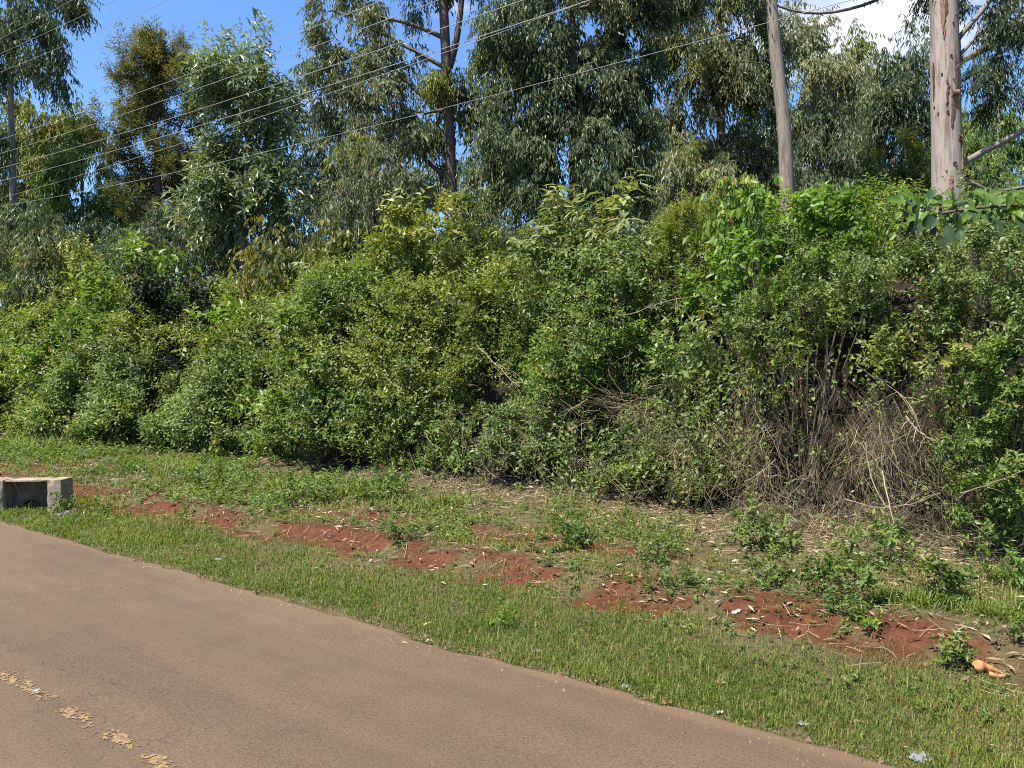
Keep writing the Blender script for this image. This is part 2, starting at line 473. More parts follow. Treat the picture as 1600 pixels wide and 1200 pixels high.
xs = np.concatenate([[-900, -500, -250, -150, -100, -75, -60, -52], np.arange(-46, 7.01, 0.14), [8, 10, 13, 18, 25, 40, 70, 120, 250, 500, 900]])
ys = np.concatenate([[-900, -400, -150, -60, -25, -10, -5, -2, -1, -0.4, 2, 4.5], np.arange(4.74, 17.0, 0.11), [18, 20, 23, 27, 33, 40, 55, 80, 130, 250, 500, 900]])
ground, GX, GY = grid_mesh('ground', xs, ys, terrain_z, ground_mat())
GZ = terrain_z(GX, GY)
at = ground.data.attributes.new('bare', 'FLOAT', 'POINT')
at.data.foreach_set('value', bare_mask(GX, GY).astype(np.float32).ravel())
tag(ground, 'grassy verge with bare red soil rising into an overgrown bank', 'ground', kind='structure')

def road_mat():
    m = bpy.data.materials.new('dusty_asphalt'); m.use_nodes = True
    nt = m.node_tree; L = nt.links.new
    p = nt.nodes['Principled BSDF']; p.inputs['Roughness'].default_value = 0.9; p.inputs['Specular IOR Level'].default_value = 0.2
    tc = N(nt, 'ShaderNodeTexCoord'); V = tc.outputs['Object']
    big = noise_node(nt, V, 0.5, 5, 0.6, (0.35, 1.0, 1))
    c = ramp(nt, [(0.30, (0.092, 0.061, 0.038)), (0.5, (0.110, 0.074, 0.045)), (0.72, (0.130, 0.087, 0.052))])
    L(big.outputs['Fac'], c.inputs[0])
    st = noise_node(nt, V, 1.2, 6, 0.6, (0.10, 2.4, 1))
    sr = ramp(nt, [(0.35, (0.82, 0.82, 0.84)), (0.6, (1.10, 1.08, 1.05))]); L(st.outputs['Fac'], sr.inputs[0])
    m1 = N(nt, 'ShaderNodeMix', data_type='RGBA', blend_type='MULTIPLY'); m1.inputs[0].default_value = 0.45
    L(c.outputs[0], m1.inputs[6]); L(sr.outputs[0], m1.inputs[7])
    sp = noise_node(nt, V, 60, 4, 0.9)
    spr = ramp(nt, [(0.36, (0.28, 0.27, 0.27)), (0.44, (0.85, 0.85, 0.85)), (0.58, (1.12, 1.11, 1.10)), (0.68, (1.8, 1.76, 1.66))]); L(sp.outputs['Fac'], spr.inputs[0])
    m2 = N(nt, 'ShaderNodeMix', data_type='RGBA', blend_type='MULTIPLY'); m2.inputs[0].default_value = 0.85
    L(m1.outputs[2], m2.inputs[6]); L(spr.outputs[0], m2.inputs[7])
    bl = noise_node(nt, V, 2.6, 8, 0.75)
    br = ramp(nt, [(0.34, (0.78, 0.77, 0.76)), (0.5, (1.0, 1.0, 1.0)), (0.68, (1.14, 1.12, 1.08))]); L(bl.outputs['Fac'], br.inputs[0])
    mB = N(nt, 'ShaderNodeMix', data_type='RGBA', blend_type='MULTIPLY'); mB.inputs[0].default_value = 0.42
    L(m2.outputs[2], mB.inputs[6]); L(br.outputs[0], mB.inputs[7]); m2 = mB
    # pocks and short cracks, mostly round the crown of the road
    vo = N(nt, 'ShaderNodeTexVoronoi', feature='DISTANCE_TO_EDGE'); vo.inputs['Scale'].default_value = 5.0
    wp = noise_node(nt, V, 5, 4, 0.6)
    vm = N(nt, 'ShaderNodeVectorMath', operation='MULTIPLY_ADD'); vm.inputs[1].default_value = (0.25, 0.25, 0)
    L(wp.outputs['Color'], vm.inputs[0]); L(V, vm.inputs[2]); L(vm.outputs[0], vo.inputs['Vector'])
    cm = N(nt, 'ShaderNodeMapRange'); cm.inputs['From Min'].default_value = 0.0; cm.inputs['From Max'].default_value = 0.045
    cm.inputs['To Min'].default_value = 1.0; cm.inputs['To Max'].default_value = 0.0
    L(vo.outputs['Distance'], cm.inputs['Value'])
    cn = noise_node(nt, V, 3.1, 5, 0.7)
    sep = N(nt, 'ShaderNodeSeparateXYZ'); L(V, sep.inputs[0])
    yd = N(nt, 'ShaderNodeMath', operation='SUBTRACT'); L(sep.outputs['Y'], yd.inputs[0]); yd.inputs[1].default_value = 2.45
    ya = N(nt, 'ShaderNodeMath', operation='ABSOLUTE'); L(yd.outputs[0], ya.inputs[0])
    yr = N(nt, 'ShaderNodeMapRange'); yr.inputs['From Min'].default_value = 0.1; yr.inputs['From Max'].default_value = 0.9
    yr.inputs['To Min'].default_value = 0.14; yr.inputs['To Max'].default_value = 0.0; L(ya.outputs[0], yr.inputs['Value'])
    sm = N(nt, 'ShaderNodeMath', operation='ADD'); L(cn.outputs['Fac'], sm.inputs[0]); L(yr.outputs[0], sm.inputs[1])
    cg = N(nt, 'ShaderNodeMapRange', interpolation_type='SMOOTHSTEP'); cg.inputs['From Min'].default_value = 0.62; cg.inputs['From Max'].default_value = 0.72
    L(sm.outputs[0], cg.inputs['Value'])
    cg2 = N(nt, 'ShaderNodeMath', operation='MULTIPLY'); cg2.inputs[1].default_value = 0.5; L(cg.outputs[0], cg2.inputs[0])
    cc = N(nt, 'ShaderNodeMath', operation='MULTIPLY'); L(cm.outputs[0], cc.inputs[0]); L(cg2.outputs[0], cc.inputs[1])
    m3 = N(nt, 'ShaderNodeMix', data_type='RGBA'); L(cc.outputs[0], m3.inputs[0]); L(m2.outputs[2], m3.inputs[6]); m3.inputs[7].default_value = (0.06, 0.045, 0.035, 1)
    # red-brown dust washed on to the margin
    en = noise_node(nt, V, 3.5, 5, 0.65)
    em = N(nt, 'ShaderNodeMath', operation='MULTIPLY_ADD'); em.inputs[1].default_value = 0.22
    L(en.outputs['Fac'], em.inputs[0]); L(sep.outputs['Y'], em.inputs[2])
    er = N(nt, 'ShaderNodeMapRange', interpolation_type='SMOOTHSTEP'); er.inputs['From Min'].default_value = 4.70; er.inputs['From Max'].default_value = 4.84
    L(em.outputs[0], er.inputs['Value'])
    eh = N(nt, 'ShaderNodeMath', operation='MULTIPLY'); eh.inputs[1].default_value = 0.8; L(er.outputs[0], eh.inputs[0])
    m4 = N(nt, 'ShaderNodeMix', data_type='RGBA'); L(eh.outputs[0], m4.inputs[0]); L(m3.outputs[2], m4.inputs[6]); m4.inputs[7].default_value = (0.140, 0.088, 0.050, 1)
    L(m4.outputs[2], p.inputs['Base Color'])
    b = N(nt, 'ShaderNodeBump'); b.inputs['Strength'].default_value = 0.7; b.inputs['Distance'].default_value = 0.008
    bn = noise_node(nt, V, 60, 6, 0.8)
    bs = N(nt, 'ShaderNodeMath', operation='MULTIPLY_ADD'); bs.inputs[1].default_value = -1.5
    L(cc.outputs[0], bs.inputs[0]); L(bn.outputs['Fac'], bs.inputs[2])
    L(bs.outputs[0], b.inputs['Height']); L(b.outputs[0], p.inputs['Normal'])
    return m

def road_z(X, Y):
    return 0.0 + 0.035 * np.clip(1 - ((Y - 2.3) / 2.5) ** 2, 0, 1) * 0 + (fbm2(X * 0.4, Y * 0.8, 61, 2) - 0.5) * 0.012

def build_road():
    xr = np.concatenate([[-900, -400, -200, -120, -80, -60], np.arange(-46, 6.01, 0.09), [8, 12, 20, 40, 80, 200, 400, 900]])
    n = len(xr)
    edge = ROAD_EDGE + (fbm2(xr * 1.2, xr * 0 + 3, 71, 3) - 0.5) * 0.12 + (noise2(xr * 5, xr * 0 + 9, 75) - 0.5) * 0.05 - 0.06 * sstep(0.62, 0.8, noise2(xr * 2.7, xr * 0 + 5, 77))
    rows = [(-0.25, 0)] + [(y, 0) for y in np.arange(0.5, 4.6, 0.5)]
    V = []
    for y, _ in rows:
        V.append(np.stack([xr, np.full(n, y), road_z(xr, np.full(n, y))], -1))
    V.append(np.stack([xr, edge - 0.05, road_z(xr, edge)], -1))
    V.append(np.stack([xr, edge, road_z(xr, edge) - 0.012], -1))
    V.append(np.stack([xr, edge + 0.03, np.full(n, -0.075)], -1))
    k = len(V)
    V = np.vstack(V)
    i = np.arange(k - 1)[:, None] * n; j = np.arange(n - 1)[None, :]
    Fq = np.stack([i + j, i + j + 1, i + n + j + 1, i + n + j], -1).reshape(-1, 4)
    mb = MB(); mb.add(V, Fq)
    o = mb.build('road', road_mat(), smooth=True, tone=False)
    return tag(o, 'narrow brown dusty asphalt road with a worn yellow line', 'road', kind='structure')
road = build_road()

M['yellow'] = rough_mat('worn_yellow_paint', [(0.38, (0.115, 0.078, 0.045)), (0.5, (0.185, 0.12, 0.055)), (0.62, (0.25, 0.155, 0.062))], 34, None, 0.3)
def yellow_line():
    # worn centre line: only the flakes of paint that are left, each fragment a part of the road
    frag = [(-6.6, -5.72), (-5.6, -5.12), (-5.0, -4.62), (-4.5, -4.2), (-4.1, -3.62), (-3.52, -3.26), (-3.2, -2.98), (-2.92, -2.4), (-2.3, -1.8)]
    x = -6.9
    rg0 = np.random.default_rng(5)
    while x > -40:
        l = rg0.uniform(0.3, 0.9); frag.append((x - l, x)); x -= l + rg0.uniform(0.1, 0.4)
    for a, b in frag:
        st = 0.009
        X, Y = np.meshgrid(np.arange(a, b, st * 1.4), np.arange(2.19, 2.31, st), indexing='ij')
        keep = 0.45 * fbm2(X * 10, Y * 24, 81, 3) + 0.55 * fbm2(X * 45, Y * 60, 85, 2) + 0.19 * np.exp(-((Y - 2.25) / 0.05) ** 2) - 0.28 * np.abs((X - (a + b) / 2) / (b - a)) ** 2 > 0.625
        X = X[keep]; Y = Y[keep]
        if len(X) < 3: continue
        j = 0.006
        rg = np.random.default_rng(int(abs(a) * 100))
        q = np.array([[0, 0], [st * 1.42, 0], [st * 1.42, st * 1.02], [0, st * 1.02]])
        P = np.stack([X, Y], -1)[:, None, :] + q[None]
        P = P + (np.stack([fbm2(P[..., 0] * 60, P[..., 1] * 60, 83, 2), fbm2(P[..., 0] * 60, P[..., 1] * 60, 87, 2)], -1) - 0.5) * 0.012
        Z = road_z(P[..., 0], P[..., 1]) + 0.004
        V = np.concatenate([P, Z[..., None]], -1).reshape(-1, 3)
        mb = MB(); mb.add(V, np.arange(len(V)).reshape(-1, 4))
        mb.build('paint_mark', M['yellow'], road, tone=False)
yellow_line()

# ------------------------------------------------------------------ leaf generators
def leaf_quads(mb, P, D, U, L, W, tone, fold=0.18, mat=0, tip=0.0, six=False):
    n = len(P)
    D = nrm(D); S = nrm(np.cross(D, U)); U2 = np.cross(S, D)
    L = np.broadcast_to(L, (n,))[:, None]; W = np.broadcast_to(W, (n,))[:, None]
    if not six:
        m = P + D * L * 0.42 + U2 * W * fold
        V = np.stack([P, m + S * W * 0.5, P + D * L - U2 * L * tip, m - S * W * 0.5], 1)
        # the midrib lies below the two raised margins
        base = np.arange(n)[:, None] * 4
        Fc = np.concatenate([base + np.array([[0, 1, 2]]), base + np.array([[0, 2, 3]])], 0)
        mb.add(V.reshape(-1, 3), Fc, np.concatenate([tone, tone]), mat)
    else:
        a = P + D * L * 0.28 + U2 * W * fold
        b = P + D * L * 0.68 + U2 * (W * fold * 0.7 - L * tip * 0.4)
        mid = P + D * L * 0.5 - U2 * L * tip * 0.15
        t = P + D * L - U2 * L * tip
        V = np.stack([P, a + S * W * 0.46, b + S * W * 0.42, t, b - S * W * 0.42, a - S * W * 0.46, mid], 1)
        base = np.arange(n)[:, None] * 7
        Fc = np.concatenate([base + np.array([q]) for q in ([0, 1, 6], [1, 2, 6], [2, 3, 6], [3, 4, 6], [4, 5, 6], [5, 0, 6])], 0)
        mb.add(V.reshape(-1, 3), Fc, np.tile(tone, 6), mat)

def rand_unit(rng, n):
    return nrm(rng.normal(size=(n, 3)))

def sprigs(mb, rng, base, direc, out, K, slen, L, W, tone, droop=0.2, spread=0.8, upb=0.7, tj=0.12, hang=False, six=False, mat=0, tip=0.1):
    """K leaves set round each of n shoots"""
    n = len(base)
    direc = nrm(direc)
    A = nrm(np.cross(direc, rand_unit(rng, n))); B = np.cross(direc, A)
    k = np.arange(K)
    t = (k + 0.6) / K
    ph = k[None, :] * 2.4 + rng.random((n, 1)) * 6.28
    side = A[:, None, :] * np.cos(ph)[..., None] + B[:, None, :] * np.sin(ph)[..., None]
    sl = np.broadcast_to(slen, (n,))[:, None] * rng.uniform(0.7, 1.3, (n, 1))
    P = base[:, None, :] + direc[:, None, :] * (sl * t[None, :])[..., None]
    P[..., 2] -= droop * sl * (t[None, :] ** 2) * (0.5 if not hang else 1.0)
    R = rng.normal(size=(n, K, 3))
    if hang:
        D = side * 0.35 + R * 0.28 + np.array([0, 0, -1.0]) + direc[:, None, :] * 0.25
        U = rng.normal(size=(n, K, 3)) * np.array([1, 1, 0.35]) + out[:, None, :] * 0.5
    else:
        D = side * spread + direc[:, None, :] * 0.55 + R * 0.18
        D[..., 2] -= droop * 0.7
        U = np.array([0, 0, upb]) + out[:, None, :] * 0.45 + R * 0.35
    sc_ = rng.uniform(0.65, 1.2, (n, K)) * (1.05 - 0.35 * np.abs(t[None, :] - 0.45))
    Ls = np.broadcast_to(np.asarray(L, float), (n,))[:, None] * sc_
    Ws = np.broadcast_to(np.asarray(W, float), (n,))[:, None] * sc_ * rng.uniform(0.8, 1.2, (n, K))
    T = np.broadcast_to(np.asarray(tone, float), (n,))[:, None] + rng.normal(size=(n, K)) * tj + (t[None, :] - 0.5) * 0.15
    T = np.where(rng.random(T.shape) < 0.013, 1.0, np.clip(T, 0, 0.9))
    leaf_quads(mb, P.reshape(-1, 3), D.reshape(-1, 3), U.reshape(-1, 3), Ls.ravel(), Ws.ravel(), T.ravel(), six=six, mat=mat, tip=tip)

STYLE = {  # leaf length and width in px of the photo, leaves per shoot, shoot length in leaf lengths, layers, droop, hang, clump size (of blob)
    'euc':    dict(L=10, W=2.5, K=9, sl=2.4, lai=5.9, droop=0.6, hang=True, cl=0.26, gap=0.30, outw=0.7, up=-0.3),
    'eucbig': dict(L=15, W=4.2, K=8, sl=2.0, lai=5.0, droop=0.45, hang=False, cl=0.28, gap=0.22, outw=0.9, up=-0.1, spread=0.7),
    'fine':   dict(L=8, W=1.7, K=12, sl=2.4, lai=4.4, droop=0.1, hang=False, cl=0.22, gap=0.34, outw=0.8, up=0.35, spread=0.6),
    'shrub':  dict(L=12.0, W=5.6, K=8, sl=2.2, lai=3.1, droop=0.2, hang=False, cl=0.30, gap=0.30, outw=0.9, up=0.6, spread=0.9),
    'small':  dict(L=8.2, W=4.2, K=9, sl=3.0, lai=3.1, droop=0.15, hang=False, cl=0.30, gap=0.30, outw=0.9, up=0.5, spread=0.9),
    'broad':  dict(L=17, W=9.0, K=7, sl=1.8, lai=3.4, droop=0.35, hang=False, cl=0.36, gap=0.16, outw=0.9, up=0.7, spread=1.0, six=True),
    'long':   dict(L=22, W=5.5, K=9, sl=1.0, lai=3.2, droop=0.55, hang=False, cl=0.34, gap=0.22, outw=0.7, up=1.0, spread=1.0, six=True, tip=0.28),
    'hang':   dict(L=17, W=7.0, K=8, sl=2.4, lai=3.6, droop=0.7, hang=True, cl=0.36, gap=0.14, outw=0.7, up=-0.2, six=True),
}

def foliage(mb, rng, blobs, style, depth, tone0=0.5, lai=1.0, size=1.0, tonevar=0.13, hemi=False):
    """blobs: (centre xyz, radii xyz, tone shift) -> leafy shoots gathered in clumps through the volume of each blob"""
    st = STYLE[style]
    mpp = depth / F
    L = st['L'] * mpp * size; W = st['W'] * mpp * size
    for c, r, ts in blobs:
        c = np.asarray(c); r = np.asarray(r)
        area = math.pi * r[0] * r[2]
        nleaf = area * st['lai'] * lai / (L * W * 0.55)
        nsp = max(6, int(nleaf / st['K']))
        rc = max(st['cl'] * min(r[0], r[2]), 2.2 * L)
        rc = min(rc, 0.75)
        ncl = max(5, int(2.0 * (r[0] * r[2]) / (rc * rc)))
        u = rand_unit(rng, ncl)
        rad = rng.uniform(0.30, 1.0, ncl) ** 0.45
        rad *= 1 + rng.normal(size=ncl) * 0.10
        cc = c + u * rad[:, None] * r
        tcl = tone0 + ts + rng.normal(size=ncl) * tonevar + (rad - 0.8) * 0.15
        wgt = np.where(rng.random(ncl) < st['gap'], 0.10, 1.0) * rng.uniform(0.4, 1.6, ncl)
        idx = rng.choice(ncl, nsp, p=wgt / wgt.sum())
        off = rng.normal(size=(nsp, 3)) * rc * 0.37
        base = cc[idx] + off
        out = nrm((base - c) / r)
        d = out * st['outw'] + rng.normal(size=(nsp, 3)) * 0.45 + UP * st['up']
        sz = np.exp((rng.normal(size=ncl) * (0.10 if st['hang'] else 0.24)).clip(-0.35, 0.28))[idx]
        sprigs(mb, rng, base, d, out, st['K'], st['sl'] * L * sz, L * sz, W * sz * rng.uniform(0.85, 1.15), tcl[idx] + rng.normal(size=nsp) * 0.06, droop=st['droop'],
               spread=st.get('spread', 0.8), hang=st['hang'], six=st.get('six', False), tip=st.get('tip', 0.1))

def bez(a, b, sag, n=7, rng=None, jit=0.0):
    t = np.linspace(0, 1, n)[:, None]
    p = a * (1 - t) + b * t + UP * (sag * 4 * t * (1 - t))
    if rng is not None and jit:
        j = rng.normal(size=(n, 3)) * jit; j[0] = 0; j[-1] = 0
        p = p + j
    return p

TREES = 'tall trees on top of the bank'
def tree(name, label, seed, depth, trunk, blobs, style, mat, bark='bark_dark', tone=0.5, lai=1.0, size=1.0, branches=(), auto=6, extra=None, group=TREES, dj=0.55, tonevar=0.13):
    """trunk: [(px, py, width px)] from the top down; blobs: [(px, py, rx, ry[, tone shift])] in photo px at that distance"""
    rng = np.random.default_rng(seed)
    mpp = depth / F
    pts = [at_depth(x, y, depth) for x, y, _ in trunk][::-1]
    rad = [wd * 0.5 * mpp for _, _, wd in trunk][::-1]
    b0 = pts[0].copy()
    g = tz(b0[0], b0[1]) - 0.25
    if b0[2] > g + 0.3:
        pts = [np.array([b0[0], b0[1], g])] + pts; rad = [rad[0] * 1.12] + rad
    pts = np.array(pts); rad = np.array(rad)
    s = np.concatenate([[0], np.cumsum(np.linalg.norm(np.diff(pts, axis=0), axis=1))])
    nn = max(8, int(s[-1] / 0.35)); q = np.linspace(0, s[-1], nn)
    P = np.stack([np.interp(q, s, pts[:, k]) for k in range(3)], -1); R = np.interp(q, s, rad)
    for _ in range(2):
        P[1:-1] = (P[:-2] + 2 * P[1:-1] + P[2:]) / 4
    root = thing(name, (float(P[0, 0]), float(P[0, 1]), float(tz(P[0, 0], P[0, 1]))), label, 'tree', group)
    loc = np.array(root.location)
    seg = 14 if R.max() * 2 / mpp > 14 else 8
    mb = MB()
    wob = 1 + (rng.random((nn, seg)) - 0.5) * 0.05
    mb.tube(P, R, seg, wob=wob)
    mb.build('trunk', M[bark], root, smooth=True, tone=False, loc=loc)
    WB = []; WB2 = []
    for bl in blobs:
        px, py, rx, ry = bl[:4]; ts = bl[4] if len(bl) > 4 else 0.0
        r = np.array([rx * mpp, (rx + ry) * 0.5 * mpp, ry * mpp])
        d = depth + rng.uniform(-dj, dj) * (rx + ry) * 0.5 * mpp
        (WB2 if len(bl) > 5 else WB).append((at_depth(px, py, d), r, ts))
    for br in branches:
        bp = np.array([at_depth(x, y, depth + (e[0] if e else 0)) for x, y, _, *e in br]); br_ = np.array([wd * 0.5 * mpp for _, _, wd, *e in br])
        t = np.linspace(0, 1, 12); tt = np.linspace(0, 1, len(bp))
        bp = np.stack([np.interp(t, tt, bp[:, k]) for k in range(3)], -1); br_ = np.interp(t, tt, br_)
        for _ in range(2):
            bp[1:-1] = (bp[:-2] + 2 * bp[1:-1] + bp[2:]) / 4
        m2 = MB(); m2.tube(bp, br_, 8)
        m2.build('branch', M['branch_grey' if bark != 'bark_dark' else 'bark_dark'], root, smooth=True, tone=False, loc=loc)
    order = sorted(range(len(WB)), key=lambda i: -WB[i][1][0])[:auto]
    for i in order:
        c, r, _ = WB[i]
        want = c[2] - max(0.8, 0.9 * np.linalg.norm((c - P[0])[:2]) * 0.6)
        j = int(np.argmin(np.abs(P[:, 2] - want)))
        m2 = MB()
        for f in range(3):
            tgt = c + rng.normal(size=3) * r * (0.1 if f == 0 else 0.5)
            start = P[j]
            if f:
                start = P[j] * 0.4 + c * 0.6
            bpts = bez(start, tgt, rng.uniform(-0.1, 0.3), 7, rng, 0.04 * np.linalg.norm(r))
            m2.tube(bpts, np.linspace(min(R[j] * 0.5, 0.09), 0.015, 7) * (1 if f == 0 else 0.6), 5)
        m2.build('branch', M['bark_dark' if bark == 'bark_dark' else bark], root, smooth=True, tone=False, loc=loc)
    mb = MB()
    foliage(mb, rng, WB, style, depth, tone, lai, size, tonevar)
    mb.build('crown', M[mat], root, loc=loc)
    if WB2:
        mb = MB(); foliage(mb, rng, WB2, style, depth, 0.5, lai, size, tonevar)
        mb.build('young_foliage', M['euc_yellow'], root, loc=loc)['label'] = 'fresh yellow-green foliage'
    if extra:
        extra(root, P, R, rng, loc)
    return root

# ------------------------------------------------------------------ trees
FAR = 'far trees behind the bank'
def euc(*a, **k): return tree('eucalyptus_tree', *a, **k)

euc('tall dark eucalyptus with thin pale brown trunk at the far left edge', 101, 40, [(14, -40, 7), (15, 60, 8), (18, 200, 9), (22, 380, 11)],
    [(30, 30, 60, 50), (70, 90, 36, 34), (10, 95, 45, 40), (85, 120, 16, 18), (-30, 60, 50, 60), (60, -40, 60, 60), (-20, 190, 26, 40), (-10, 330, 30, 60)], 'euc', 'euc_dark', 'bark_grey', 0.35,
    branches=[[(17, 158, 5), (6, 145, 4), (-12, 135, 3)], [(21, 290, 5), (5, 280, 4), (-10, 275, 3)], [(17, 130, 4), (32, 115, 3), (40, 100, 2)]])
euc('yellow-topped eucalyptus beside the thin left trunk', 102, 46, [(55, 215, 2), (60, 400, 8)],
    [(62, 190, 42, 40, 0.25), (50, 240, 46, 50, 0.15), (45, 290, 44, 60, 0.05), (90, 240, 40, 50, 0.12), (70, 350, 60, 50, -0.1), (-5, 270, 34, 70, -0.3)], 'euc', 'euc_yellow', 'bark_dark', 0.42)
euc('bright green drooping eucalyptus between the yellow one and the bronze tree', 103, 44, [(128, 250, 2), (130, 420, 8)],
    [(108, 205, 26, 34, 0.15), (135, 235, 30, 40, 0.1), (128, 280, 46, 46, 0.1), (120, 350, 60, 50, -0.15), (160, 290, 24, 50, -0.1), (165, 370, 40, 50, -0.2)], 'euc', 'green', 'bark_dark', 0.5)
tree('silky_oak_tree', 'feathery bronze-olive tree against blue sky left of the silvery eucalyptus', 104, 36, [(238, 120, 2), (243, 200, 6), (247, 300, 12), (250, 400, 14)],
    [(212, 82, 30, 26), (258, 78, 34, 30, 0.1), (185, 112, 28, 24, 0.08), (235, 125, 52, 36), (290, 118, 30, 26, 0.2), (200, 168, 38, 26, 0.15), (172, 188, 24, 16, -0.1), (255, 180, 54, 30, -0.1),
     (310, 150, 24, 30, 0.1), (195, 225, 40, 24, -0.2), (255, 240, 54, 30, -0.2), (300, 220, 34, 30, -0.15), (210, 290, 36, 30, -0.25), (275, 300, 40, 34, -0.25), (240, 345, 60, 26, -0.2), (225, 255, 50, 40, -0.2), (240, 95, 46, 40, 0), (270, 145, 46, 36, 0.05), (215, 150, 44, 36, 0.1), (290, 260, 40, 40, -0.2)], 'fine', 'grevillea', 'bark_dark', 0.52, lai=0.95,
    branches=[[(245, 290, 6), (215, 255, 4), (190, 215, 2.5)], [(246, 270, 6), (270, 225, 4), (290, 180, 2)], [(240, 200, 5), (220, 160, 3), (210, 110, 2)], [(241, 190, 5), (258, 145, 3), (266, 100, 2)]], auto=8)
euc('silvery green eucalyptus with two pointed tops and big glinting leaves', 105, 30, [(388, 150, 2), (385, 250, 6), (380, 400, 12)],
    [(348, 74, 18, 32, 0.1), (393, 88, 20, 34, 0.05), (362, 125, 42, 46), (400, 140, 44, 50), (375, 190, 62, 50), (425, 175, 38, 40), (390, 235, 52, 36, -0.1), (365, 275, 70, 34, 0.05), (340, 305, 66, 40), (420, 290, 70, 46), (470, 320, 46, 36, -0.1), (380, 345, 100, 30, -0.1)],
    'eucbig', 'euc_silver', 'bark_dark', 0.64, lai=1.35)
euc('sparse grey-brown eucalyptus in the sky gap right of the silvery one', 106, 42, [(515, 200, 2), (520, 420, 8)],
    [(448, 165, 18, 30), (478, 210, 24, 44, -0.1), (505, 190, 22, 34), (490, 270, 36, 44, -0.2), (465, 290, 30, 40, -0.1), (525, 250, 28, 40), (515, 320, 50, 36, -0.1), (560, 280, 26, 50)], 'euc', 'euc_grey', 'bark_dark', 0.4, lai=0.75)
euc('tall forked eucalyptus with dark brown trunk in the middle of the view', 107, 26, [(690, -120, 9), (692, -10, 14), (697, 90, 16), (702, 200, 17), (706, 330, 19)],
    [(545, 20, 62, 40), (505, 80, 28, 40), (560, 100, 60, 46), (520, 150, 40, 44, -0.05), (590, 150, 50, 50, -0.1), (560, 205, 56, 40), (620, 90, 22, 46, 0.1), (640, 190, 40, 40), (690, 118, 40, 24, 0.15, 1), (700, 160, 46, 36, -0.1, 1),
     (660, 240, 50, 40, 0.0), (590, 250, 46, 36, 0.1), (650, -10, 30, 26), (740, 170, 40, 50, -0.1), (745, 250, 46, 50, 0), (630, 300, 60, 34, 0.1), (690, -130, 120, 90), (780, -110, 90, 80), (560, -100, 100, 70)],
    'euc', 'euc_grey', 'bark_dark', 0.45,
    branches=[[(702, 105, 12), (712, 70, 11), (720, 20, 9), (726, -60, 7)], [(695, 60, 8), (660, 44, 6.5), (625, 32, 5.5), (590, 28, 4), (560, 10, 3)], [(712, 322, 8), (722, 300, 6), (760, 278, 5), (800, 268, 4), (830, 258, 2.5)],
              [(704, 170, 5), (660, 178, 4), (600, 160, 3)], [(704, 178, 5), (745, 172, 4), (790, 182, 3)]], auto=7, lai=0.95)
euc('huge dense dark green eucalyptus filling the centre right', 108, 24, [(890, -80, 10), (895, 120, 16), (900, 340, 20)],
    [(800, 30, 52, 50, -0.05), (775, 90, 40, 44, -0.05, 1), (860, 60, 70, 70, -0.1), (930, 20, 70, 60, 0.1), (990, 60, 50, 60, 0.05), (830, 140, 80, 60, -0.15), (920, 130, 80, 60, 0.1), (990, 150, 50, 60, 0.05), (800, 210, 50, 44, 0.0),
     (870, 215, 80, 60, -0.05), (950, 220, 70, 60, 0.05), (1000, 240, 44, 50), (880, 290, 80, 44, 0.05), (960, 300, 70, 40, -0.1), (815, 280, 50, 44, 0.1), (900, -90, 150, 90), (1020, -60, 80, 80)], 'euc', 'euc_dark', 'bark_dark', 0.5, lai=1.25, size=1.05)
euc('dense grey-green eucalyptus just left of the slender bare trunk', 109, 28, [(1120, -40, 9), (1125, 150, 13), (1130, 330, 15)],
    [(1080, 30, 56, 50, 0.1), (1140, 40, 60, 50), (1090, 70, 40, 30, 0.05, 1), (1065, 110, 50, 50), (1130, 110, 66, 50, 0), (1180, 100, 40, 60, -0.05), (1060, 190, 40, 50, 0.1), (1120, 190, 66, 50, -0.15), (1180, 190, 46, 60, -0.1), (1130, 260, 70, 50, -0.3), (1195, 270, 46, 50, -0.2), (1050, 270, 46, 50, -0.1), (1110, -60, 110, 70)],
    'euc', 'euc_grey', 'bark_grey', 0.45, lai=1.15)
euc('pointed pale grey eucalyptus behind the slender bare trunk', 110, 38, [(1265, 60, 5), (1270, 340, 10)],
    [(1232, 30, 34, 50, 0.05), (1280, 60, 30, 36, 0.1), (1262, 110, 44, 46, 0.05), (1255, 180, 60, 50), (1300, 150, 36, 50, -0.05), (1275, 240, 60, 46, -0.35), (1240, 270, 46, 50, -0.2)], 'euc', 'euc_grey', 'bark_grey', 0.55, lai=1.1)
euc('olive-tipped round-topped eucalyptus left of the cloud gap', 111, 42, [(1330, 90, 5), (1330, 340, 10)],
    [(1322, 76, 26, 24, -0.1, 1), (1340, 110, 34, 40, 0.15), (1315, 150, 34, 40, 0.1), (1345, 180, 40, 50), (1330, 250, 50, 46, -0.3), (1300, 300, 40, 36, -0.2)], 'euc', 'euc_grey', 'bark_grey', 0.55, lai=1.1)
euc('dark drooping eucalyptus close behind the left side of the big pale trunk', 112, 26, [(1420, 80, 6), (1425, 340, 11)],
    [(1385, 95, 26, 26), (1428, 72, 22, 24, 0.25), (1445, 100, 30, 40), (1395, 140, 40, 40), (1440, 160, 40, 50, -0.05), (1400, 200, 46, 44, -0.1), (1450, 230, 36, 44), (1378, 190, 24, 50, 0.2), (1430, 280, 60, 40, -0.2)], 'euc', 'euc_dark', 'bark_grey', 0.42, lai=1.1, size=1.1)
tree('feathery_tree', 'soft feathery dark green young tree left of the big pale trunk', 113, 22, [(1402, 240, 2), (1405, 340, 4)],
    [(1402, 240, 26, 24, 0), (1385, 270, 30, 26), (1425, 268, 34, 28), (1405, 300, 50, 26, -0.1)], 'fine', 'feather', 'bark_dark', 0.75, lai=1.3, group='young trees at the top of the bank')
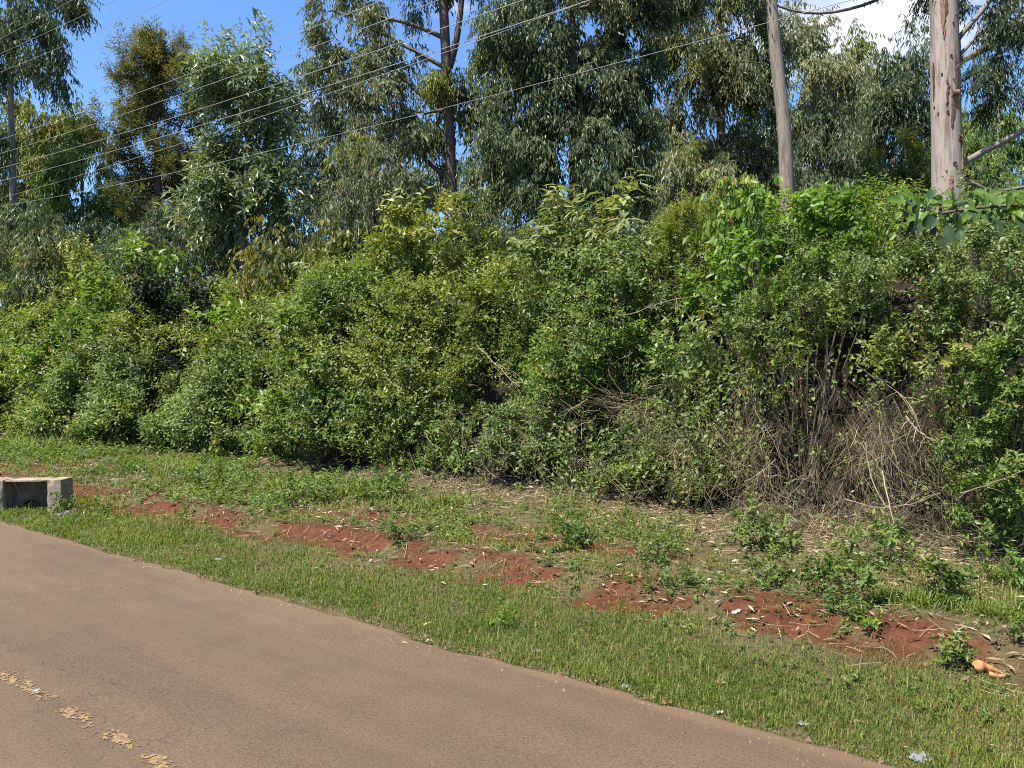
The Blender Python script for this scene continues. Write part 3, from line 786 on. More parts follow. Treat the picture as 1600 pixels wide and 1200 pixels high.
euc('small eucalyptus sapling with yellow bronze tips below the slender trunk', 114, 20, [(1086, 230, 2), (1088, 350, 4)],
    [(1085, 236, 32, 18, 0.2, 1), (1070, 262, 26, 26, 0.1), (1105, 265, 28, 28, 0.05), (1085, 300, 38, 32, -0.05)], 'euc', 'euc_grey', 'bark_dark', 0.5, lai=1.2, group='young trees at the top of the bank')
euc('young eucalyptus clad in ivy left of the forked trunk', 115, 21, [(572, 225, 5), (578, 300, 7), (590, 400, 8)],
    [(566, 240, 24, 22, 0.1, 1), (580, 275, 26, 34, 0.1), (600, 310, 30, 40), (560, 320, 24, 36, -0.1), (530, 300, 20, 40)], 'euc', 'euc_grey', 'bark_dark', 0.45, lai=0.9, group='young trees at the top of the bank')
euc('pale hanging eucalyptus foliage right of the big pale trunk', 116, 24, [(1560, 160, 4), (1560, 340, 8)],
    [(1545, 190, 36, 34, 0.2), (1590, 170, 34, 40, 0.1), (1530, 240, 34, 36), (1580, 240, 50, 34, 0.1), (1545, 290, 50, 30, -0.1), (1620, 250, 40, 60)], 'euc', 'green', 'bark_grey', 0.5, lai=0.9, group='young trees at the top of the bank')

# slender bare trunk; its crown is above the frame
euc('slender bare grey eucalyptus trunk leaning left of the big pale trunk', 117, 20, [(1180, -330, 12), (1198, -60, 17), (1205, 0, 18), (1214, 100, 20), (1226, 200, 21), (1231, 330, 22)],
    [(1190, -300, 110, 70), (1110, -230, 80, 60), (1270, -250, 80, 60), (1180, -400, 80, 60), (1370, -60, 40, 30), (1160, -60, 30, 26)], 'euc', 'euc_dark', 'bark_grey', 0.45,
    branches=[[(1198, 2, 3), (1240, 20, 4), (1290, 23, 4.5), (1340, 12, 5), (1385, -4, 5), (1430, -40, 5)], [(1217, 48, 3), (1235, 25, 3), (1258, -8, 3), (1275, -60, 3)]], auto=4)

def big_trunk_extra(root, P, R, rng, loc):
    """peeling bark strips, a curled flap and dark knots on the big trunk"""
    dv = -np.array([VX, VY, 0]); rt = np.array([RX, RY, 0])
    mpp = 14 / F
    def surf(px, py, lift=0.0):
        c = at_depth(px, py, 14.0)
        j = int(np.argmin(np.abs(P[:, 2] - c[2])))
        offx = float(np.dot(c - P[j], rt)); rr = R[j]
        offx = max(-rr * 0.97, min(rr * 0.97, offx))
        dep = math.sqrt(max(rr * rr - offx * offx, 0))
        p = P[j] + rt * offx + dv * (dep + lift); p[2] = c[2]
        nr = nrm(rt * offx + dv * dep)
        return p, nr
    for px, py, s in [(1475, 96, 5), (1478, 132, 3), (1460, 182, 4), (1470, 182, 4), (1480, 262, 6), (1490, 222, 9), (1457, 170, 3), (1478, 45, 3), (1484, 32, 3), (1492, 160, 3), (1463, 122, 3)]:
        p, nr = surf(px, py)
        mb = MB()
        a = nrm(np.cross(nr, UP)); b = np.cross(a, nr)
        k = 9; ang = np.linspace(0, 2 * math.pi, k, endpoint=False)
        rr = s * 0.5 * mpp * (1 + 0.3 * rng.random(k))
        r1 = p - nr * 0.01 + (a[None] * np.cos(ang)[:, None] * rr[:, None] + b[None] * np.sin(ang)[:, None] * rr[:, None] * 1.4)
        r2 = p + nr * 0.022 + (r1 - p) * 0.65
        V = np.vstack([r1, r2, [p + nr * 0.006]])
        Fq = [[i, (i + 1) % k, k + (i + 1) % k, k + i] for i in range(k)]
        mb.add(V, Fq); mb.add(np.vstack([r2, [p + nr * 0.004]]), [[i, (i + 1) % k, k] for i in range(k)])
        mb.build('knot', M['knot'], root, tone=False, loc=loc)
    for x0, y0, x1, y1, wd in [(1462, -10, 1466, 68, 5), (1470, 0, 1464, 60, 3), (1455, 100, 1453, 160, 3), (1470, 130, 1469, 172, 3), (1479, 150, 1475, 205, 4), (1482, 95, 1483, 150, 3), (1475, 280, 1472, 312, 5), (1494, 215, 1495, 300, 5), (1497, 60, 1496, 110, 4)]:
        mb = MB(); n = 12
        V = []
        for i in range(n):
            t = i / (n - 1)
            px = x0 + (x1 - x0) * t + rng.normal() * 0.6; py = y0 + (y1 - y0) * t
            p, nr = surf(px, py); a = nrm(np.cross(UP, nr))
            hw = wd * 0.5 * mpp * (0.25 + math.sin(math.pi * min(1, t * 0.9 + 0.08))) * rng.uniform(0.7, 1.2)
            V += [p - a * hw - nr * 0.004, p - a * hw * 0.6 + nr * 0.014, p + a * hw * 0.8 + nr * 0.020, p + a * hw - nr * 0.004]
        Fq = [[4 * i + k, 4 * i + k + 1, 4 * i + k + 5, 4 * i + k + 4] for i in range(n - 1) for k in range(3)]
        mb.add(V, Fq); mb.build('bark_strip', M['peel' if wd > 4 else 'knot'], root, tone=False, loc=loc)
    # curled flap
    mb = MB(); V = []
    for i in range(9):
        t = i / 8
        ang = t * 3.6
        p, nr = surf(1479, 176 - 6 * 0)
        a = nrm(np.cross(UP, nr))
        cc = p + UP * ((30 - 0) * mpp * 0.9) + nr * (0.05 * math.sin(ang) + 0.012) + UP * (0.05 * math.cos(ang) - 0.05 - (0.25 if i == 0 else 0))
        V += [cc - a * 0.055, cc + a * 0.06]
    mb.add(V, [[2 * i, 2 * i + 1, 2 * i + 3, 2 * i + 2] for i in range(8)])
    o = mb.build('bark_flap', M['peel'], root, tone=False, loc=loc)
    md = o.modifiers.new('thick', 'SOLIDIFY'); md.thickness = 0.012

euc('big pale pinkish eucalyptus trunk standing at the right edge of the view', 118, 14, [(1462, -420, 26), (1472, -60, 38), (1475, 0, 40), (1477, 120, 43), (1479, 220, 44), (1481, 320, 46)],
    [(1530, 25, 34, 30, -0.1), (1575, 30, 40, 40), (1560, 90, 50, 40, -0.05), (1600, 110, 40, 50), (1530, 120, 26, 30), (1580, 150, 40, 30, -0.1), (1640, 40, 60, 60), (1540, -60, 90, 60), (1480, -330, 160, 90), (1600, -240, 120, 90), (1380, -360, 110, 80), (1490, -440, 100, 70)],
    'euc', 'euc_dark', 'bark_pale', 0.32, lai=0.62, size=0.92,
    branches=[[(1493, 66, 9), (1512, 42, 8), (1535, 18, 7.5), (1560, -20, 7)], [(1497, 96, 12), (1530, 82, 11), (1570, 55, 10.5), (1605, 25, 10), (1650, -20, 8)], [(1495, 90, 7), (1510, 75, 6), (1528, 55, 4), (1530, 35, 3)],
              [(1500, 258, 11), (1525, 243, 10), (1560, 225, 9.5), (1605, 200, 9), (1650, 180, 7)], [(1500, 280, 9), (1525, 288, 7), (1545, 300, 6), (1570, 298, 5), (1610, 290, 4)], [(1530, 82, 4), (1560, 45, 3), (1590, 30, 2)]],
    auto=4, extra=big_trunk_extra)

# smaller trees that close the row far behind: each its own
for i, (px, dep, top, wd, lab, mt, tn) in enumerate([
    (-40, 50, 150, 60, 'dark far tree at the very left edge behind the thin trunk', 'euc_dark', 0.3),
    (200, 56, 290, 60, 'dark far tree low behind the bronze tree', 'euc_dark', 0.35),
    (300, 55, 230, 50, 'greyish far tree between bronze and silvery crowns', 'euc_grey', 0.35),
    (640, 46, 215, 60, 'pale far tree behind the left of the forked trunk', 'euc_grey', 0.5),
    (760, 48, 215, 50, 'pale far tree behind the right of the forked trunk', 'euc_silver', 0.5),
    (1010, 44, 190, 60, 'far tree in the gap right of the huge dark crown', 'euc_grey', 0.4),
    (1200, 46, 120, 50, 'far tree glimpsed right behind the slender trunk', 'euc_silver', 0.45),
    (1385, 48, 230, 50, 'dark far tree low behind the drooping one', 'euc_dark', 0.35),
    (1510, 40, 170, 50, 'far tree just right of the big pale trunk', 'euc_dark', 0.4)]):
    h = 400 - top
    euc(lab, 140 + i, dep, [(px, top + 0.4 * h, 2), (px + 3, 400, 9)],
        [(px, top + 0.18 * h, wd * 0.55, h * 0.18, 0.05), (px - wd * 0.35, top + 0.42 * h, wd * 0.6, h * 0.2), (px + wd * 0.4, top + 0.45 * h, wd * 0.6, h * 0.22), (px - wd * 0.1, top + 0.68 * h, wd * 0.9, h * 0.2, -0.1), (px + wd * 0.1, top + 0.9 * h, wd, h * 0.16, -0.1)],
        'euc', mt, 'bark_dark', tn, lai=0.8, auto=3, group=FAR)

def understorey():
    rng = np.random.default_rng(190)
    mb = MB()
    W = []
    for px in np.arange(-120, 1760, 34):
        d = 33 + rng.uniform(-3, 6) - 8 * sstep(900, 1600, px)
        m = d / F
        top = rng.uniform(345, 372) if px < 1150 else rng.uniform(285, 315)
        for py in (top + 12, top + 55, top + 100):
            W.append((at_depth(px + rng.uniform(-12, 12), py, d + rng.uniform(-1, 1)), np.array([34, 30, 30]) * m, rng.normal() * 0.1))
    foliage(mb, rng, W, 'euc', 33, 0.5, 0.8)
    o = mb.build('woodland_undergrowth', M['euc_dark'])
    tag(o, 'mass of dark woodland undergrowth between the tree trunks behind the bank', 'undergrowth', kind='stuff')
understorey()

# ------------------------------------------------------------------ shrubs on the bank
SHRUBS = 'shrubs and bushes growing on the bank'
def shrub(label, seed, Y, blobs, style, mat, tone=0.5, lai=1.0, size=1.0, name='shrub', cat='bush', stems=8, group=SHRUBS, tonevar=0.13, base=None):
    rng = np.random.default_rng(seed)
    WB = []
    dm = []
    for bl in blobs:
        px, py, rx, ry = bl[:4]; ts = bl[4] if len(bl) > 4 else 0.0
        yy = Y + (bl[5] if len(bl) > 5 else 0.0) + rng.uniform(-0.4, 0.4) * min(1, bl[2] / 40)
        d = depth_at_y(px, yy); mpp = d / F; dm.append(d)
        r = np.array([rx * mpp, min(rx, ry) * mpp * 0.85, ry * mpp])
        WB.append((at_y(px, py, yy), r, ts))
    cs = np.array([b[0] for b in WB])
    c0 = cs.mean(0)
    by = c0[1] + 0.3
    bx = c0[0]
    g = tz(bx, by)
    root = thing(name, (float(bx), float(by), float(g)), label, cat, group)
    loc = np.array(root.location)
    mb = MB()
    for c, r, _ in WB:
        for s in range(max(2, stems // len(WB)) if stems else 0):
            a = np.array([bx + rng.normal() * 0.12, by + rng.normal() * 0.12, g - 0.1])
            e = c + rand_unit(rng, 1)[0] * r * 0.85
            mb.tube(bez(a, e, 0.1, 6, rng, 0.03), np.linspace(0.02, 0.005, 6), 5)
    if stems:
        mb.build('stem', M['stem'], root, smooth=True, tone=False, loc=loc)
    mb = MB()
    foliage(mb, rng, WB, style, float(np.mean(dm)), tone, lai, size, tonevar)
    mb.build('foliage', M[mat], root, loc=loc)
    return root

shrub('tall pale yellow-green bush on the far left slope', 201, 13.0, [(20, 400, 50, 44), (80, 400, 50, 40, 0.05), (60, 450, 80, 50), (0, 470, 50, 60, -0.1), (120, 460, 46, 50), (150, 420, 36, 40, -0.1), (30, 520, 50, 40, -0.15)], 'small', 'olive', 0.62, 1.1)
shrub('bright green leafy bush low on the left above the concrete culvert', 202, 11.6, [(40, 590, 50, 40), (100, 570, 56, 46, 0.1), (145, 545, 44, 44, 0.05), (20, 640, 46, 36, -0.1), (90, 640, 50, 34, -0.1)], 'small', 'bright', 0.45, 1.1)
shrub('upright green bush between the pale left bush and the near-black one', 203, 12.4, [(195, 450, 44, 40, 0.1), (175, 500, 50, 46), (215, 420, 40, 36), (150, 500, 40, 40)], 'shrub', 'green', 0.55)
shrub('near-black glossy bush in the left half of the hedge, deep shade put into its leaf colour', 204, 12.0, [(285, 455, 44, 42), (255, 490, 50, 40), (230, 520, 44, 44, -0.1), (305, 490, 26, 36), (255, 570, 28, 40, 0, -0.3), (245, 640, 24, 48, 0, -0.4)], 'small', 'dark', 0.4, 1.15)  # two lowest blobs: dark leaves added to stand in for black shade
shrub('bush with light glossy leaves hanging beside the dark hollow on the left', 205, 11.3, [(190, 560, 40, 40, 0.1), (215, 600, 40, 44), (175, 620, 36, 44, -0.05), (190, 660, 36, 36, -0.05), (165, 670, 34, 30), (222, 700, 18, 18, 0.1)], 'shrub', 'blue', 0.5)
shrub('dull olive bush right of the dark hollow', 206, 11.4, [(290, 560, 44, 36, 0.1), (340, 560, 44, 40), (300, 610, 44, 44), (360, 620, 46, 50, -0.1), (310, 670, 46, 40, -0.05), (370, 690, 50, 34, -0.1), (400, 560, 30, 44, -0.1)], 'small', 'olive', 0.5)
shrub('lime tipped young shoots sticking out above the olive bush', 207, 11.3, [(330, 490, 22, 14, 0.2), (352, 515, 26, 18)], 'shrub', 'bright', 0.6, 1.0, stems=4)
shrub('bronze yellow-green drooping bush along the hedge top left of centre', 208, 13.2, [(410, 372, 34, 26, 0.35), (400, 395, 28, 26, 0.3), (455, 378, 44, 32), (505, 378, 46, 32, 0.05), (555, 385, 34, 30, 0.0), (480, 412, 60, 26, -0.1), (540, 405, 36, 26)], 'hang', 'privet', 0.5, 1.2, size=0.8)
shrub('vivid green bush left of centre reaching down to the verge', 209, 11.2, [(450, 530, 40, 40, 0.1), (480, 580, 50, 44), (440, 610, 40, 50), (520, 600, 40, 50, -0.05), (470, 660, 56, 44, -0.05), (530, 680, 40, 40, -0.1), (440, 700, 36, 30)], 'shrub', 'green', 0.62, 1.05)
shrub('pale long-leaved shrub just below the bronze bush', 210, 12.5, [(520, 440, 46, 26), (560, 430, 36, 24, 0.05), (490, 450, 34, 22)], 'long', 'pale', 0.45, 1.0, size=0.7)
shrub('tall fresh green bush at the hedge top below the forked trunk', 211, 13.0, [(650, 355, 46, 36, 0.1), (700, 340, 40, 30, 0.1), (610, 390, 44, 36), (680, 400, 56, 40), (740, 370, 40, 36, -0.1), (640, 440, 50, 36, -0.1), (720, 430, 44, 36, -0.1), (600, 430, 40, 36, 0.05)], 'shrub', 'olive', 0.66, 1.15)
shrub('pale long-leaved shrub with whorled tops at the hedge top right of centre', 212, 13.0, [(840, 365, 40, 26), (880, 350, 36, 26, 0.05), (920, 360, 46, 28), (970, 345, 36, 24, 0.1), (860, 395, 50, 26, -0.05), (930, 395, 50, 28), (810, 400, 30, 26, -0.1), (985, 380, 26, 30)], 'long', 'pale', 0.5, 1.05, size=0.92)
shrub('broad tangled mid-green bush in the middle of the bank', 213, 11.7, [(600, 490, 50, 40), (660, 480, 50, 40), (720, 480, 50, 40, 0.05), (610, 550, 46, 44, 0.05), (670, 550, 50, 44, 0.05), (730, 540, 46, 40, 0.05), (770, 490, 40, 36), (800, 450, 40, 36, -0.1)], 'small', 'olive', 0.58, 1.1)
shrub('yellowish weedy bush low in the centre above the leaf litter', 214, 11.1, [(620, 620, 46, 36), (680, 620, 46, 36, 0.05), (640, 680, 50, 36, -0.1), (580, 680, 36, 36), (720, 650, 36, 36, -0.1), (740, 590, 40, 30, 0.05)], 'small', 'olive', 0.5, 0.95)
shrub('bright low creeper cushion right of the centre of the bank', 215, 11.6, [(860, 590, 44, 22, 0.05), (910, 570, 46, 24, 0.05), (960, 565, 46, 26, 0.1), (1010, 550, 36, 26), (830, 560, 40, 24), (900, 605, 46, 16)], 'small', 'bright', 0.5, 1.1)
shrub('grey-green tangle with thin stems below the whorled shrub', 216, 12.2, [(850, 440, 40, 34), (900, 450, 44, 36, -0.05), (950, 440, 44, 36), (1000, 440, 36, 36), (830, 500, 44, 36), (890, 510, 44, 34), (950, 500, 46, 34, -0.05), (1010, 490, 36, 30)], 'small', 'blue', 0.45, 0.9)
shrub('feathery yellow-olive shrub left of the bright hanging one', 217, 12.6, [(1060, 360, 26, 24, 0.05), (1085, 345, 24, 20, 0.1), (1070, 400, 36, 34), (1050, 440, 30, 34, -0.05), (1095, 420, 22, 40)], 'fine', 'olive', 0.62, 1.7)
shrub('vivid green shrub of long hanging leaves under the slender trunk', 218, 12.2, [(1158, 295, 24, 20, 0.25), (1140, 325, 30, 30, 0.05), (1180, 325, 30, 34), (1155, 360, 42, 32), (1190, 370, 24, 30, -0.1)], 'hang', 'bright', 0.62, 1.2, size=0.95)
shrub('rounded green broadleaf shrub between the two bare trunks', 219, 11.7, [(1235, 335, 40, 26, 0.1), (1290, 320, 40, 24, 0.1), (1260, 370, 50, 32), (1320, 350, 46, 32), (1370, 330, 40, 30), (1200, 400, 36, 34, 0.0), (1150, 430, 44, 34, 0.05), (1240, 420, 50, 28, -0.05), (1120, 470, 36, 34), (1345, 390, 44, 24)], 'broad', 'bright', 0.42, 1.1, size=0.72)
shrub('fine-leaved creeper cushion draped over the right part of the bank', 220, 10.45, [(1230, 470, 60, 34), (1310, 430, 56, 36, 0.05), (1390, 420, 60, 40, 0.05), (1470, 420, 60, 44), (1550, 430, 60, 50), (1350, 480, 60, 36, 0.0), (1430, 490, 60, 44), (1510, 500, 60, 50, 0.0), (1260, 505, 50, 26, -0.1), (1590, 500, 46, 56), (1630, 430, 60, 60), (1190, 510, 40, 30)], 'small', 'blue', 0.55, 1.2, stems=0)
shrub('dense small-leaved bush at the right edge reaching down to the litter', 221, 9.95, [(1530, 590, 46, 46), (1580, 590, 46, 50, 0.05), (1500, 640, 36, 40, -0.05), (1560, 660, 50, 50), (1610, 660, 46, 60), (1540, 720, 46, 44, -0.05), (1590, 740, 46, 50), (1490, 700, 26, 30), (1550, 790, 50, 40, -0.1), (1610, 800, 46, 50), (1640, 560, 50, 80)], 'small', 'green', 0.55, 1.1, size=1.05)
shrub('pale-leaved climber hanging at the left rim of the earth hollow', 222, 10.9, [(1060, 540, 36, 30), (1100, 570, 40, 34, 0.1), (1140, 545, 40, 34), (1080, 610, 36, 30, -0.05), (1150, 590, 30, 26), (1040, 590, 26, 26), (1120, 510, 44, 30, -0.05)], 'shrub', 'blue', 0.6, 1.0, size=1.1, stems=0)
shrub('hanging leafy shoots along the lip of the earth hollow', 223, 10.25, [(1200, 540, 26, 30), (1245, 530, 34, 24), (1300, 525, 34, 26), (1360, 535, 40, 26), (1420, 545, 40, 28), (1460, 575, 30, 30), (1205, 590, 16, 26), (1410, 640, 22, 12)], 'small', 'olive', 0.5, 1.0, size=1.15, stems=0)
shrub('small ferny shoot at the foot of the centre bank', 224, 10.9, [(700, 690, 22, 18), (660, 735, 20, 16), (720, 740, 18, 14)], 'shrub', 'bright', 0.5, 0.9, stems=4)

# low plants on the verge
LOW = 'low plants on the verge below the bank'
def low_plant(label, seed, px, py, rx, ry, style, mat, tone=0.5, size=1.0, lai=1.0, n=3):
    rng = np.random.default_rng(seed)
    ry *= 0.78; py += 4
    g = ground_at(px, py + ry * 0.9)
    d = float(np.dot(g[:2], [VX, VY])); mpp = d / F
    root = thing('low_bush', tuple(map(float, g)), label, 'plant', LOW)
    loc = np.array(root.location)
    W = []
    for k in range(n):
        o = np.array([RX, RY, 0]) * rng.uniform(-0.5, 0.5) * rx * mpp + np.array([VX, VY, 0]) * rng.uniform(-0.3, 0.3) * rx * mpp
        W.append((g + o + UP * ry * mpp * rng.uniform(0.7, 1.1), np.array([rx * 0.62, rx * 0.55, ry * 0.75]) * mpp, rng.normal() * 0.05))
    mb = MB()
    for c, r, _ in W:
        for s in range(3):
            mb.tube(bez(g - UP * 0.03, c + rand_unit(rng, 1)[0] * r * 0.7, 0.03, 5), np.linspace(0.007, 0.003, 5), 4)
    mb.build('stem', M['stem'], root, tone=False, loc=loc)
    mb = MB(); foliage(mb, rng, W, style, d, tone, lai, size)
    mb.build('foliage', M[mat], root, loc=loc)

for i, a in enumerate([
    ('nettle-like green bush at the foot of the earth hollow on the left', 1190, 825, 60, 38, 'shrub', 'weed', 0.5, 0.95),
    ('green bush at the foot of the earth hollow near the long pale stalk', 1385, 850, 44, 44, 'shrub', 'green', 0.55, 1.05),
    ('small isolated round bush on bare red soil near the orange lump', 1490, 1018, 30, 26, 'shrub', 'weed', 0.55, 0.9),
    ('leafy green plant on the right edge of the verge', 1585, 885, 34, 40, 'shrub', 'bright', 0.4, 1.1),
    ('nettle patch on the verge left of the earth hollow foot', 1200, 890, 40, 24, 'shrub', 'weed', 0.6, 0.9),
    ('broad nettle patch above the bare red soil', 1330, 910, 60, 34, 'shrub', 'weed', 0.5, 0.95),
    ('nettle patch between bush and long grass tuft on the right', 1470, 910, 50, 34, 'shrub', 'weed', 0.5, 0.95),
    ('dark green nettle clump at the edge of the red soil', 1320, 945, 30, 20, 'small', 'weed', 0.45, 1.0),
    ('little bright rosette on the red soil', 1357, 965, 16, 14, 'shrub', 'bright', 0.6, 0.8),
    ('nettle clump above the red soil in the middle', 1050, 905, 44, 18, 'small', 'weed', 0.5, 1.0),
    ('low green weed on the grass left of the red soil', 790, 970, 24, 14, 'shrub', 'bright', 0.5, 0.8),
    ('low weed clump by the leaf litter in the middle', 640, 835, 14, 9, 'small', 'weed', 0.4, 1.0),
    ('weedy clump below the centre bank', 600, 760, 50, 26, 'small', 'weed', 0.55, 1.0),
    ('weedy clump right below the centre bank', 900, 830, 46, 24, 'small', 'weed', 0.5, 1.0),
    ('leafy weed at the right edge above the orange lump', 1585, 985, 30, 26, 'shrub', 'weed', 0.5, 1.1),
    ('small weed at the dark side of the concrete culvert', 107, 793, 10, 8, 'small', 'weed', 0.5, 0.9),
    ('dry brown weed on the verge right of the culvert', 155, 795, 9, 8, 'small', 'olive', 0.3, 0.8),
    ('green weed clump on the verge in the middle', 1010, 860, 40, 16, 'small', 'weed', 0.45, 1.0),
    ('low spreading weed at the foot of the left bank', 330, 745, 40, 14, 'small', 'weed', 0.55, 1.0),
    ('weed clump below the vivid green bush', 470, 770, 50, 20, 'small', 'weed', 0.6, 1.0)]):
    low_plant(a[0], 300 + i, *a[1:6], a[6], a[7], a[8])

# ------------------------------------------------------------------ undergrowth over the whole bank (nobody could count it)
def camdist(X, Y):
    return np.maximum(X * VX + Y * VY, 3.0)

def undergrowth():
    rng = np.random.default_rng(400)
    n = 125000
    X = rng.uniform(-44, 5, n); Y = np.where(rng.random(n) < 0.66, rng.uniform(10.4, 12.4, n), rng.uniform(12.0, 16.5, n))
    d = camdist(X, Y)
    keep = rng.random(n) < np.clip((13.0 / d) ** 1.6, 0, 1)
    hollow = sstep(-5.6, -4.6, X) * sstep(-0.9, -1.6, X) * sstep(13.0, 12.3, Y)
    dn = fbm2(X * 0.8, Y * 0.9, 91, 3)
    keep &= rng.random(n) > hollow * 0.97
    keep &= rng.random(n) < sstep(0.22, 0.45, dn) * (0.2 + 0.8 * sstep(10.3, 11.1, Y)) * (1 - 0.85 * sstep(-14, -11, X) * sstep(11.25, 10.95, Y))
    for xc, wd in [(-21.3, 0.8), (-16.2, 0.45), (-12.9, 0.55), (-9.6, 0.4)]:   # dark recesses where the hedge opens at its foot
        keep &= ~((np.abs(X - xc + 0.25 * np.sin(Y * 5)) < wd) & (Y < 12.0) & (rng.random(n) < 0.95))
    X, Y, d, dn = X[keep], Y[keep], d[keep], dn[keep]
    n = len(X)
    e = 0.1
    Z = ground_z(X, Y)
    nx = -(ground_z(X + e, Y) - Z) / e; ny = -(ground_z(X, Y + e) - Z) / e
    nn = nrm(np.stack([nx, ny, np.ones(n)], -1))
    h = (0.08 + 1.1 * sstep(0.3, 0.7, fbm2(X * 0.9 + 9, Y * 0.9, 95, 2))) * rng.random(n) ** 0.6
    base = np.stack([X, Y, Z], -1) + nn * h[:, None]
    L = 8.5 * d / F
    direc = nn * 0.8 + rng.normal(size=(n, 3)) * 0.45 + UP * 0.35
    tone = 0.25 + 0.55 * fbm2(X * 0.7, Z * 1.3 + Y, 97, 3) + rng.normal(size=n) * 0.07
    mb = MB()
    sel = fbm2(X * 0.45 + 20, Z * 0.9 + 3, 99, 2) + rng.normal(size=n) * 0.05
    for k, (lo, hi) in enumerate([(-9, 0.46), (0.46, 0.56), (0.56, 9)]):
        s = (sel >= lo) & (sel < hi)
        sprigs(mb, rng, base[s], direc[s], nn[s], 8, 3.0 * L[s], L[s] * 0.95, L[s] * 0.48, tone[s], mat=k)
    o = mb.build('bank_undergrowth', [M['olive'], M['green'], M['blue']])
    tag(o, 'mixed small-leaved creepers and undergrowth covering the bank', 'undergrowth', kind='stuff')
undergrowth()

def dry_tangle():
    """dead stems and roots hanging in the earth hollow and tangled through the hedge"""
    rng = np.random.default_rng(410)
    mb = MB()
    # px range, py range of the tops, Y at py 700, lean of Y per px upward, length px, bundles, strands, downwardness, spread
    zones = [(1170, 1465, 555, 680, 10.75, 0.0, 95, 46, 11, 1.3, 0.30), (1130, 1480, 660, 800, 10.45, 0.0, 62, 60, 10, 0.9, 0.55), (1340, 1460, 600, 690, 10.2, 0.0, 110, 9, 14, 1.2, 0.35),
             (1150, 1470, 770, 860, 9.9, 0.0, 46, 70, 10, 0.15, 0.9), (1040, 1200, 590, 770, 10.6, 0.002, 55, 34, 10, 0.7, 0.6), (680, 1080, 650, 770, 10.75, 0.004, 48, 80, 9, 0.6, 0.6), (840, 1040, 610, 660, 10.9, 0.0, 60, 16, 12, 0.2, 0.5),
             (0, 700, 640, 735, 10.85, 0.004, 40, 70, 7, 0.4, 0.7), (1460, 1600, 740, 870, 9.7, 0.0, 60, 22, 8, 0.2, 0.7), (0, 1600, 420, 690, 10.7, 0.0065, 60, 120, 2, 0.0, 0.9), (870, 1120, 470, 560, 10.9, 0.006, 60, 22, 5, 0.0, 0.5)]
    for x0, x1, y0, y1, Y, sl, ln, nb, ns, dw, sp in zones:
        for _ in range(nb):
            bx = rng.uniform(x0, x1); by = rng.uniform(y0, y1); yb = Y + rng.normal() * 0.25 + (700 - by) * sl
            bd = np.array([rng.normal() * 0.6, -abs(rng.normal()) * 0.25, -dw + rng.normal() * 0.45])
            bl = rng.uniform(0.6, 1.4)
            for _ in range(int(ns * rng.uniform(0.4, 1.6)) + 1):
                px = bx + rng.normal() * 11; py = by + rng.normal() * 9; yy = yb + rng.normal() * 0.12
                p = at_y(px, py, yy)
                p[2] = max(p[2], tz(p[0], p[1]) + 0.03)
                m = depth_at_y(px, yy) / F
                l = ln * m * rng.uniform(0.4, 1.2) * bl
                d = nrm(bd + rng.normal(size=3) * sp * np.array([1, 0.5, 1]))
                bend = rng.normal(size=3) * 0.4 + np.array([0, 0, -0.4 * dw])
                t = np.linspace(0, 1, 6)[:, None]
                P = p + d * l * t + bend * l * t * t * 0.6
                P[1:-1] += rng.normal(size=(4, 3)) * l * 0.035
                P[:, 2] = np.maximum(P[:, 2], ground_z(P[:, 0], P[:, 1]) + 0.015)
                q = rng.random()
                rad = (0.16 + 0.26 * q * q) * m * (2.3 if rng.random() < 0.04 else 1)
                mb.tube(P, np.linspace(rad, rad * 0.6, 6), 3, np.clip(rng.normal() * 0.24 + 0.48, 0, 1), cap=False)
    o = mb.build('hanging_roots', M['root'])
    tag(o, 'tangle of dry hanging stems and roots in the earth hollow and hedge foot', 'dry stems', kind='stuff')
    # creepers that trail down over the hollow, and dead leaves caught in the stems
    mb = MB()
    n = 420
    for x0, x1, y0, y1, k, Y in [(1070, 1200, 560, 740, 130, 10.45), (1200, 1460, 555, 640, 60, 10.35), (1240, 1460, 640, 760, 22, 10.3), (860, 1100, 640, 770, 150, 10.6), (600, 880, 640, 760, 130, 10.7), (1200, 1460, 740, 850, 30, 10.1)]:
        B = np.array([at_y(rng.uniform(x0, x1), rng.uniform(y0, y1), Y + rng.normal() * 0.15) for _ in range(k)])
        B[:, 2] = np.maximum(B[:, 2], ground_z(B[:, 0], B[:, 1]) + 0.04)
        dd = camdist(B[:, 0], B[:, 1])
        L = 8.0 * dd / F * rng.uniform(0.6, 1.3, k)
        sprigs(mb, rng, B, np.array([0, -0.2, -0.9]) + rng.normal(size=(k, 3)) * 0.4, np.tile([0, -1.0, 0.2], (k, 1)), 5, L * 3.5, L, L * 0.7, rng.uniform(0.3, 0.8, k), droop=0.1)
    o = mb.build('trailing_creepers', M['blue'])
    tag(o, 'thin leafy creepers trailing over the dry stems of the hollow', 'creepers', kind='stuff')
dry_tangle()

